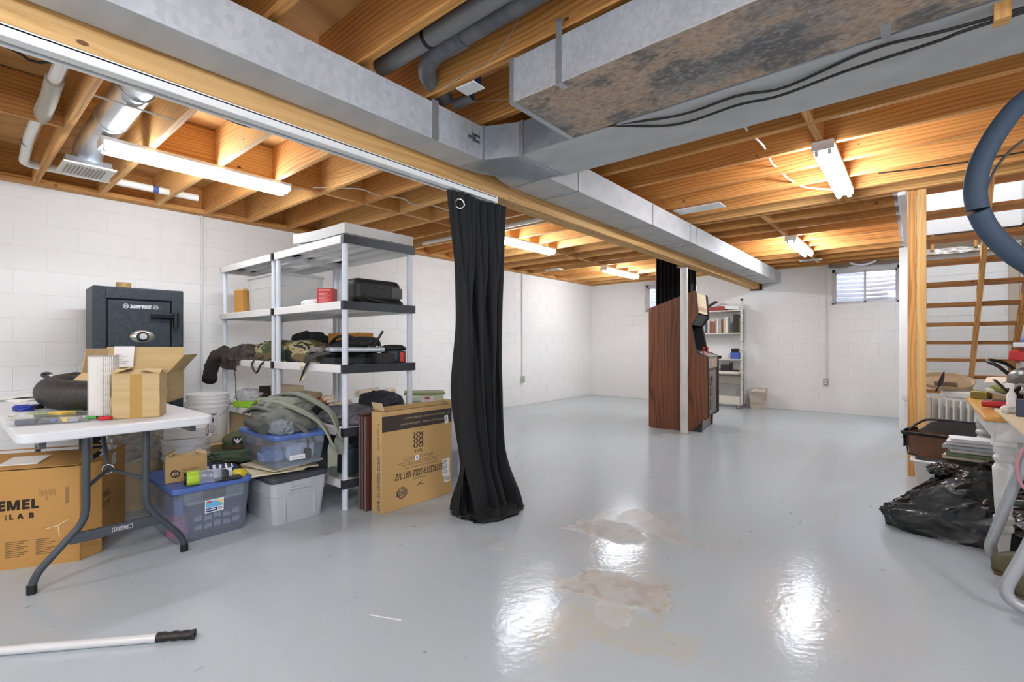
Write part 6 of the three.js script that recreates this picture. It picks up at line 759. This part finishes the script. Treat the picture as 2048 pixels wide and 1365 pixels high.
{ const t = thing('plastic_bucket', 'white bucket with a lid and dark label behind the radiator', 'bucket', [0.36, 0.352, -6.1], 0, 'white plastic buckets'); mesh('pail', lathe([[0, 0], [0.15, 0], [0.175, 0.33], [0.172, 0.34], [0, 0.34]], 36), M('#e2e0da', 0.4), t); mesh('lid', lathe([[0.178, 0.315], [0.19, 0.32], [0.192, 0.365], [0.18, 0.372], [0, 0.372]], 40), M('#e6e4de', 0.35), t); mesh('label', sheet((u, v) => { const a = 0.2 + u * 0.7; return [0.194 * Math.sin(a), 0.325 + v * 0.036, 0.194 * Math.cos(a)]; }, 8, 2, 0.001), M('#3f424a', 0.5), t); }
{ const t = thing('round_tray', 'round tan tray leaning on the lidded bucket under the stairs', 'tray', [0.22, 0.726, -6.12], 0); mesh('tray', tr(lathe([[0, 0], [0.2, 0], [0.215, 0.035], [0.205, 0.035], [0.19, 0.01], [0, 0.01]], 40), { r: [0.28, 0, -0.05], p: [-0.02, 0.06, -0.05] }), M('#b29a78', 0.7), t); mesh('dark_patch', tr(bx(-0.1, 0.06, 0.012, 0.016, 0.02, 0.12), { r: [0.28, 0, -0.05], p: [0, 0.06, -0.05] }), M('#5b4330', 0.7), t); }
one('black_spade', 'black pointed trowel standing upright behind the radiator', 'trowel', [tr(extrude([[0, 0], [0.022, 0.05], [0.018, 0.11], [0, 0.17], [-0.012, 0.1], [-0.012, 0.03]], 0.008), { r: [0, 0.2, -0.28] }), rod([0, 0.0, 0.004], [-0.012, -0.03, 0.004], 0.008, 8)], M('#241b17', 0.5), [0.14, 0.755, -5.85]);
one('white_bucket', 'white tub half hidden between the post and radiator', 'bucket', lathe([[0, 0], [0.09, 0], [0.1, 0.62], [0.112, 0.63], [0.112, 0.66], [0.094, 0.66], [0.085, 0.01], [0, 0.01]], 30), M('#e0dfdb', 0.4), [0.0, 0, -5.95]);

// ---------------------------------------------------------------- farmhouse table and what lies on it
const RT = 0.77;
{
  const t = thing('farmhouse_table', 'table with golden wood top and white turned legs at the right edge', 'table', [0.29, 0, -3.6]), paintW = M('#dddcd9', 0.45);
  mesh('tabletop', bx(-0.02, 0.9, RT - 0.028, RT, -1.2, 0.02, { r: 0.01, seg: 3, grain: 'z' }), M(0xffffff, 0.25, { map: woodTex(141, '#d9a350', '#b87c2c', 0, 512, 256, 10) }), t);
  mesh('apron', [bx(0.03, 0.85, 0.64, RT - 0.028, -0.045, -0.025), bx(0.03, 0.85, 0.64, RT - 0.028, -1.16, -1.14), bx(0.025, 0.045, 0.64, RT - 0.028, -1.15, -0.04), bx(0.83, 0.85, 0.64, RT - 0.028, -1.15, -0.04)], paintW, t);
  const pr = [[0, 0], [0.02, 0], [0.027, 0.1], [0.03, 0.14], [0.04, 0.15], [0.042, 0.17], [0.034, 0.185], [0.042, 0.2], [0.042, 0.222], [0.032, 0.235], [0.036, 0.28], [0.044, 0.46], [0.045, 0.49], [0.036, 0.505], [0.03, 0.515], [0.042, 0.53], [0.043, 0.545], [0.033, 0.56], [0.04, 0.572], [0.042, 0.59], [0.036, 0.6], [0.05, 0.612]];
  for (const [x, z] of [[0.065, -0.09], [0.065, -1.1], [0.82, -0.09], [0.82, -1.1]]) { const l = mesh('leg', lathe([...pr, [0.05, 0.615], [0, 0.615]], 28).translate(x, 0, z), paintW, t); mesh('leg_block', bx(x - 0.046, x + 0.046, 0.605, 0.745, z - 0.046, z + 0.046, { r: 0.004 }), paintW, l); }
  const panel = mesh('inlay', bx(0.05, 0.8, RT, RT + 0.002, -1.13, -0.12), M('#6d5f52', 0.6), t);
}
one('plywood_shelf', 'narrow pale plank lying over the near end of the farmhouse table', 'board', bx(-0.06, 0.06, 0, 0.014, -0.52, 0.52, { r: 0.002, grain: 'z' }), M('#d4c09c', 0.6), [0.396, RT + 0.003, -3.37]);
one('gold_tin', 'square gold tin at the far corner of the farmhouse table', 'tin', bx(-0.045, 0.045, 0, 0.05, -0.045, 0.045, { r: 0.004 }), M('#8a7a3a', 0.3, { metalness: 0.7 }), [0.345, RT + 0.003, -4.72], -0.4);
{ const t = thing('red_flashlight', 'red cylindrical flashlight lying near the table corner', 'flashlight', [0.355, RT + 0.027, -4.02], -20 * R); const L = (p) => lathe(p, 24).rotateZ(-Math.PI / 2); mesh('barrel', L([[0, -0.06], [0.019, -0.06], [0.02, -0.05], [0.02, 0.04], [0.018, 0.045]]), M('#b3171d', 0.25), t); mesh('lamp_head', L([[0.018, 0.04], [0.023, 0.05], [0.023, 0.072], [0, 0.073]]), M('#c9252b', 0.3), t); }
{ const t = thing('red_case', 'flat red tool case with a dark top behind the red flashlight', 'case', [0.43, RT + 0.003, -4.13], -25 * R); mesh('case', bx(-0.1, 0.1, 0, 0.03, -0.035, 0.035, { r: 0.008, seg: 2 }), M('#a8161c', 0.35), t); mesh('dark_insert', bx(-0.08, 0.08, 0.03, 0.04, -0.025, 0.025, { r: 0.004 }), M('#2a1c1c', 0.5), t); }
for (const [i, c, a] of [[0, '#d9d2c0', 0.35], [1, '#9aa04a', 0.5], [2, '#e2dfe2', 0.6]]) one('magazine', ['cream magazine leaning in the pile on the farmhouse table', 'olive green book leaning in the pile on the farmhouse table', 'white magazine leaning in the pile on the farmhouse table'][i], 'magazine', tr(bx(-0.085, 0.085, 0, 0.014, -0.09, 0.09), { r: [0, 0, -a * 0.8] }), M(c, 0.6), [0.43 + i * 0.025, RT + 0.06 + i * 0.014, -4.4 + i * 0.02], -0.3, 'magazines on the farmhouse table');
one('tan_carton', 'small tan box at the back of the farmhouse table', 'box', bx(-0.05, 0.05, 0, 0.08, -0.05, 0.05), M('#a38a66', 0.8), [0.46, RT + 0.003, -4.73], -0.3);
{ const t = thing('lever_tool', 'black lever tool with a looped handle tilted up on the farmhouse table', 'tool', [0.44, RT + 0.003, -4.24], 0), k = M('#161616', 0.3); mesh('base_plate', tr(bx(-0.07, 0.07, -0.006, 0.006, -0.06, 0.06, { r: 0.003 }), { p: [-0.03, 0.105, 0.0], r: [0, 0, -0.9] }), k, t); mesh('handle', tube([[0.0, 0.18, 0.05], [-0.06, 0.245, 0.052], [-0.1, 0.27, 0.02], [-0.085, 0.28, -0.03], [-0.02, 0.26, -0.05], [0.04, 0.2, -0.04]], 0.0105, { seg: 10, n: 50 }), k, t); mesh('pivot', tr(cyl(0.013, 0.11, 14), { p: [0.0, 0.17, 0.055], r: [-Math.PI / 2, 0, 0] }), chrome, t); mesh('support', bx(-0.01, 0.04, 0, 0.18, -0.04, 0.04, { r: 0.01 }), M('#202022', 0.5), t); }
one('clutter_crate', 'dark crate under the helmet on the farmhouse table', 'crate', bx(-0.1, 0.14, 0, 0.145, -0.09, 0.1, { r: 0.006 }), M('#4c4741', 0.7), [0.57, RT + 0.003, -4.02], -0.1);
one('grey_helmet', 'dark grey rounded helmet on the farmhouse table clutter', 'helmet', blob(0.24, 0.15, 0.2, { seed: 23, amp: 0.04, flat: 0.3 }), M('#5a5751', 0.35), [0.52, RT + 0.148, -4.0], 0.3);
{ const t = thing('white_bottle', 'white spray bottle standing at the near corner of the farmhouse table', 'bottle', [0.392, RT + 0.0175, -3.76], -0.4); mesh('bottle', lathe([[0, 0], [0.018, 0], [0.019, 0.01], [0.019, 0.09], [0.012, 0.105], [0.009, 0.11], [0.009, 0.13], [0, 0.13]], 24), M('#ecebe8', 0.3), t); mesh('nozzle', bx(-0.026, 0.012, 0.125, 0.152, -0.009, 0.009, { r: 0.004 }), M('#ece9e6', 0.35), t); }
one('crumpled_paper', 'crumpled white paper beside the spray bottle', 'paper', blob(0.07, 0.05, 0.07, { seed: 27, amp: 0.4, freq: 5 }), M('#e6e2de', 0.7), [0.378, RT + 0.0175, -3.67]);
one('navy_box', 'navy blue box on the pale plank at the right edge', 'box', bx(-0.035, 0.05, 0, 0.085, -0.04, 0.04, { r: 0.004 }), M('#333d52', 0.5), [0.42, RT + 0.0175, -3.54], -0.1);
one('red_basket', 'red plastic basket balanced on the helmet pile', 'basket', tr(bx(-0.1, 0.1, 0, 0.06, -0.09, 0.09, { r: 0.01 }), { r: [0, 0, -0.08] }), M('#b8241f', 0.45), [0.52, 1.052, -4.03], -0.3);
one('book', 'dark red book on the pile above the farmhouse table', 'book', bx(-0.08, 0.1, 0, 0.022, -0.08, 0.08), M('#6d1f24', 0.5), [0.54, 1.113, -4.02], -0.3); one('white_carton', 'white carton near the top of the farmhouse table pile', 'box', bx(-0.1, 0.1, 0, 0.028, -0.09, 0.09, { r: 0.006 }), M('#dfe0e4', 0.4), [0.54, 1.136, -4.02], -0.3); one('blue_pouch', 'blue domed pouch on the topmost white carton', 'pouch', blob(0.18, 0.05, 0.15, { seed: 2, amp: 0.03 }), M('#2f56a6', 0.4), [0.55, 1.1645, -4.02], -0.3);
one('grey_strap', 'loose grey strap draped over the table clutter', 'strap', tube([[0.4, 0.9, -3.84], [0.43, 0.93, -3.82], [0.46, 0.915, -3.8], [0.43, 0.89, -3.79], [0.47, 0.9, -3.78], [0.55, 0.93, -3.8]], 0.008, { seg: 8, n: 50 }), M('#8d867a', 0.7));
one('paper_scrap', 'paper scrap with orange print leaning on the table clutter', 'paper', tr(bx(-0.05, 0.05, 0, 0.003, -0.035, 0.035), { r: [0.5, 0, 0.1] }), M('#d9c7b0', 0.7), [0.39, 0.92, -4.42], -0.3);

// ---------------------------------------------------------------- bin, tool bag, rubbish bags
{ const t = thing('white_bin', 'open white plastic bin under the tool bag', 'storage bin', [0.19, 0, -4.68], -0.05), g = (s, h0, h1) => [[-0.2, -0.2, 0.2, -0.2], [0.2, -0.2, 0.2, 0.2], [0.2, 0.2, -0.2, 0.2], [-0.2, 0.2, -0.2, -0.2]].map(([a, b, c, d]) => sheet((u, v) => [mix(a, c, u) * mix(0.84, 1, v), h0 + v * (h1 - h0), mix(b, d, u) * mix(0.84, 1, v)], 4, 4, 0.005)); mesh('bin', [...g(1, 0.002, 0.32), bx(-0.165, 0.165, 0, 0.01, -0.165, 0.165)], M('#e4e3e0', 0.4), t); mesh('rim', [bx(-0.225, 0.225, 0.315, 0.33, 0.195, 0.225, { r: 0.006 }), bx(-0.225, 0.225, 0.315, 0.33, -0.225, -0.195, { r: 0.006 }), bx(-0.225, -0.195, 0.315, 0.33, -0.225, 0.225, { r: 0.006 }), bx(0.195, 0.225, 0.315, 0.33, -0.225, 0.225, { r: 0.006 })], M('#e9e8e5', 0.35), t); }
{ const t = thing('tool_bag', 'open brown and black tool bag with a wide hinged mouth', 'bag', [0.18, 0.333, -4.7], -20 * R), k = M('#1b1512', 0.6), br = M('#6a4630', 0.55);
  mesh('bag_body', (() => { const W = 0.24, D = 0.13; return sheet((u, v) => { const a = u * 6.2832, e = 0.55, c = Math.sign(Math.cos(a)) * Math.pow(Math.abs(Math.cos(a)), e), s = Math.sign(Math.sin(a)) * Math.pow(Math.abs(Math.sin(a)), e); return [c * W * (0.92 + 0.08 * v), v * 0.16 + 0.008 * f3(u * 9, v * 4, 0, 3), s * D * (0.95 + 0.05 * v) + 0.006 * f3(c * 5, v * 5, s * 5, 6)]; }, 56, 10, 0.006); })(), br, t); mesh('bag_bottom', bx(-0.21, 0.21, 0, 0.006, -0.12, 0.12), k, t);
  mesh('mouth_panel', sheet((u, v) => { const x = (u - 0.5) * 0.5; return [x * (1 - 0.12 * v), 0.155 + v * 0.09 * (1 - Math.pow(Math.abs(u - 0.5) * 2, 4)), -0.125 - 0.03 * v]; }, 24, 8, 0.006), k, t); mesh('mouth_panel', sheet((u, v) => { const x = (u - 0.5) * 0.48; return [x, 0.15 + v * 0.025, 0.128 + 0.025 * v]; }, 20, 4, 0.006), k, t); mesh('mouth_frame', tube([[-0.25, 0.16, 0.0], [-0.23, 0.21, -0.12], [-0.15, 0.245, -0.155], [0.15, 0.245, -0.155], [0.23, 0.21, -0.12], [0.25, 0.16, 0.0]], 0.009, { seg: 8, n: 40 }), k, t); mesh('side_gusset', sheet((u, v) => [-0.235 - 0.02 * Math.sin(u * 3.14), 0.05 + v * 0.13, -0.12 + u * 0.23], 10, 6, 0.006), k, t); mesh('zip_pull', rod([-0.27, 0.15, 0.02], [-0.272, 0.1, 0.022], 0.006, 8), k, t); mesh('seam', tube([[-0.2, 0.01, 0.134], [-0.205, 0.08, 0.138], [-0.2, 0.155, 0.14]], 0.004, { seg: 6 }), k, t); }
{ const cols = ['#c9bda4', '#6f7f58', '#d6d3cd', '#a9b0b4', '#dddad8', '#e6e4e6'], ls = ['lowest book piled by the tool bag', 'green topped second book piled by the tool bag', 'third book piled by the tool bag', 'grey book in the pile by the tool bag', 'white book second from the top by the tool bag', 'topmost white book of the pile by the tool bag'];
  const base = thing('book_carton', 'low dark carton carrying the pile of books by the tool bag', 'box', [0.28, 0, -4.39], 0); mesh('carton', bx(-0.13, 0.13, 0, 0.395, -0.065, 0.065), M('#3a332d', 0.8), base);
  for (let i = 0; i < 6; i++) book(ls[i], [0.265 + (i % 3) * 0.012, 0.397 + i * 0.0235, -4.36 + (i % 2) * 0.015], (i % 3 - 1) * 0.12 - 0.1, 0.25, 0.0225, 0.17, cols[i], 0, 'book', 'books piled by the tool bag'); }
const ridge = dataTex(512, 512, (u, v) => { const a = 1 - Math.min(1, Math.abs(fbm(u, v, 3, 4, 2, 81) - 0.5) * 6), b = 1 - Math.min(1, Math.abs(fbm(u, v, 5, 8, 2, 85) - 0.5) * 6), t = cl(0.6 * a + 0.4 * b); return [t, t, t]; }, false, [1.5, 1.5]);
const binbag = new THREE.MeshPhysicalMaterial({ color: '#060606', roughness: 0.2, clearcoat: 0.5, clearcoatRoughness: 0.08, bumpMap: ridge, bumpScale: 0.009 });
function rubbish(label, p, turn, w, h, d, seed, shape) {
  const t = thing('rubbish_bag', label, 'rubbish bag', p, turn, 'black rubbish bags'), r = rng(seed), planes = Array.from({ length: 46 }, () => { const a = r() * 6.2832, y = r() * 2 - 1, q = Math.sqrt(1 - y * y); return [q * Math.cos(a), y, q * Math.sin(a), 0.8 + r() * 0.2]; });
  mesh('bag', blob(w, h, d, { seed, amp: 0.1, freq: 2, pow: 2.1, flat: 0.32, nu: 130, nv: 76, crease: 50, shape: (q, x, y, z) => {
    const L = Math.hypot(x, y, z) || 1; let k = 1.25; for (const [a, b, c, e] of planes) { const dd = (x * a + y * b + z * c) / L; if (dd > 0.05) k = Math.min(k, e / dd); }
    const wr = 0.045 * (1 - Math.min(1, Math.abs(f3(x * 3.2 + z * 4, y * 4 - z, z * 3, seed + 7)) * 9)); k = k / 1.0 + wr; q = [q[0] * k, q[1] * k, q[2] * k]; return shape ? shape(q, x, y, z) : q; } }), binbag, t); return t;
}
{ const t = rubbish('large shiny black rubbish bag slumped on the floor under the farmhouse table', [0.3, 0, -3.93], 0.05, 0.96, 0.66, 0.34, 11, (q, x, y, z) => [q[0] - Math.max(0, -0.2 - x) * 0.14 * (0.5 - y), q[1] * (x < -0.1 ? 1 - Math.pow(-x - 0.1, 1.3) * 0.62 : 0.95), q[2]]); mesh('tied_neck', blob(0.15, 0.08, 0.12, { seed: 3, amp: 0.3, freq: 5, fold: 0.15 }).translate(-0.17, 0.37, 0.02), binbag, t); }
rubbish('smaller black rubbish bag stuffed behind the large one under the table', [0.44, 0, -4.2], 0, 0.6, 0.66, 0.18, 19);

// ---------------------------------------------------------------- exercise machine, boots, cords
{
  const t = thing('exercise_machine', 'grey tubular exercise machine with a blue foam covered loop at the right edge', 'exercise machine', [0, 0, 0]), g = M('#a4a8ad', 0.35, { metalness: 0.25 }), f = M('#3a4a5c', 0.7);
  mesh('rear_leg', pipe([[1.1, 0.03, -3.545], [0.345, 0.03, -3.545], [0.28, 0.06, -3.545], [0.43, 0.62, -3.545], [0.78, 1.75, -3.3]], 0.024, 0.055, 18), g, t);
  mesh('front_leg', pipe([[1.1, 0.03, -2.93], [0.36, 0.03, -2.93], [0.275, 0.08, -2.93], [0.36, 0.3, -2.96], [0.78, 1.55, -3.1]], 0.024, 0.055, 18), g, t);
  mesh('foot_cap', [cyl(0.028, 0.04, 16).rotateZ(Math.PI / 2).translate(0.42, 0.03, -2.93)], M('#b08a5a', 0.7), t);
  mesh('upright', pipe([[0.78, 0.4, -3.2], [0.78, 2.1, -3.0]], 0.028, 0.05, 18), g, t);
  mesh('foam_loop', tube([[0.6, 2.2, -2.83], [0.42, 2.14, -2.7], [0.306, 2.062, -2.607], [0.236, 1.96, -2.549], [0.184, 1.84, -2.505], [0.165, 1.74, -2.49], [0.172, 1.655, -2.496]], 0.034, { seg: 20, n: 60 }), f, t); mesh('foam_loop', tube([[0.174, 1.648, -2.497], [0.2, 1.585, -2.52], [0.245, 1.52, -2.557], [0.306, 1.458, -2.607], [0.42, 1.38, -2.7], [0.7, 1.3, -2.93]], 0.034, { seg: 20, n: 60 }), f, t);
  mesh('loop_end', [rod([0.6, 2.2, -2.83], [0.78, 2.08, -3.0], 0.02, 12), rod([0.7, 1.3, -2.93], [0.78, 1.3, -3.1], 0.02, 12)], g, t);
  mesh('cable', tube([[0.19, 1.64, -2.52], [0.2, 1.74, -2.53], [0.24, 1.84, -2.57], [0.32, 1.93, -2.64], [0.5, 2.02, -2.78], [0.74, 2.04, -2.98]], 0.005, { seg: 8, n: 50 }), M('#4d4a48', 0.5), t);
}
function boot(label, p, turn) { const t = thing('rubber_boot', label, 'boot', p, turn, 'rubber boots'), m = M(0xffffff, 0.55, { map: mottle(['#4c4a33', '#5a563a', '#6b6242'], 3, 4, 4, 28) }); mesh('boot', [blob(0.29, 0.16, 0.105, { seed: 5, amp: 0.05, pow: 2.8, flat: 0.2, shape: (q, x, y) => [q[0], q[1] * (x < 0 ? 1 - 0.25 * -x : 1.1), q[2]] }), lathe([[0.055, 0.05], [0.052, 0.1], [0.058, 0.2], [0.066, 0.33], [0.06, 0.33], [0.05, 0.1]], 24).translate(0.09, 0, 0)], m, t); mesh('sole', bx(-0.14, 0.13, 0, 0.014, -0.048, 0.048, { r: 0.006 }), M('#5c4630', 0.8), t); }
boot('rubber boot farther from the viewer, beside the table leg', [0.43, 0, -3.45], 0.05); boot('rubber boot nearer the viewer, by the grey tube', [0.455, 0, -3.2], 0.1);
one('red_hose', 'pink red hose looped beside the white table leg', 'hose', tube([[0.56, 0.74, -3.5], [0.46, 0.69, -3.5], [0.395, 0.6, -3.5], [0.385, 0.5, -3.5], [0.42, 0.42, -3.5], [0.5, 0.4, -3.5], [0.6, 0.42, -3.5]], 0.008, { seg: 10, n: 60 }), M('#c98a94', 0.3));
// ---------------------------------------------------------------- floor odds
{ const t = thing('extension_pole', 'white extension pole with black grip lying on the floor at the lower left', 'pole', [0, 0, 0]); const a = [-3.1, 0.0165, 0.418], b = [-2.249, 0.0165, -0.547], d = V(b).sub(V(a)).normalize(), e = V(b).addScaledVector(d, 0.132); mesh('pole', rod(a, b, 0.016, 20), M('#d6d8da', 0.3, { metalness: 0.2 }), t);
  const gp = lathe([[0, 0], [0.0185, 0], [0.0185, 0.006], ...Array.from({ length: 11 }, (_, i) => [0.0165 + 0.0018 * Math.sin(i * 1.6), 0.01 + i * 0.0105]), [0.0185, 0.127], [0.0185, 0.132], [0.006, 0.132], [0.006, 0.12], [0, 0.12]], 22); gp.applyQuaternion(new THREE.Quaternion().setFromUnitVectors(new THREE.Vector3(0, 1, 0), d)); mesh('grip', gp.translate(b[0], 0.0188, b[2]), M('#191412', 0.45), t); }
one('swab_stick', 'thin white stick lying on the floor in the foreground', 'stick', rod([-1.779, 0.0028, -1.181], [-1.643, 0.0028, -1.241], 0.0024, 8), M('#e6e3de', 0.5));

renderer.render(scene, camera);
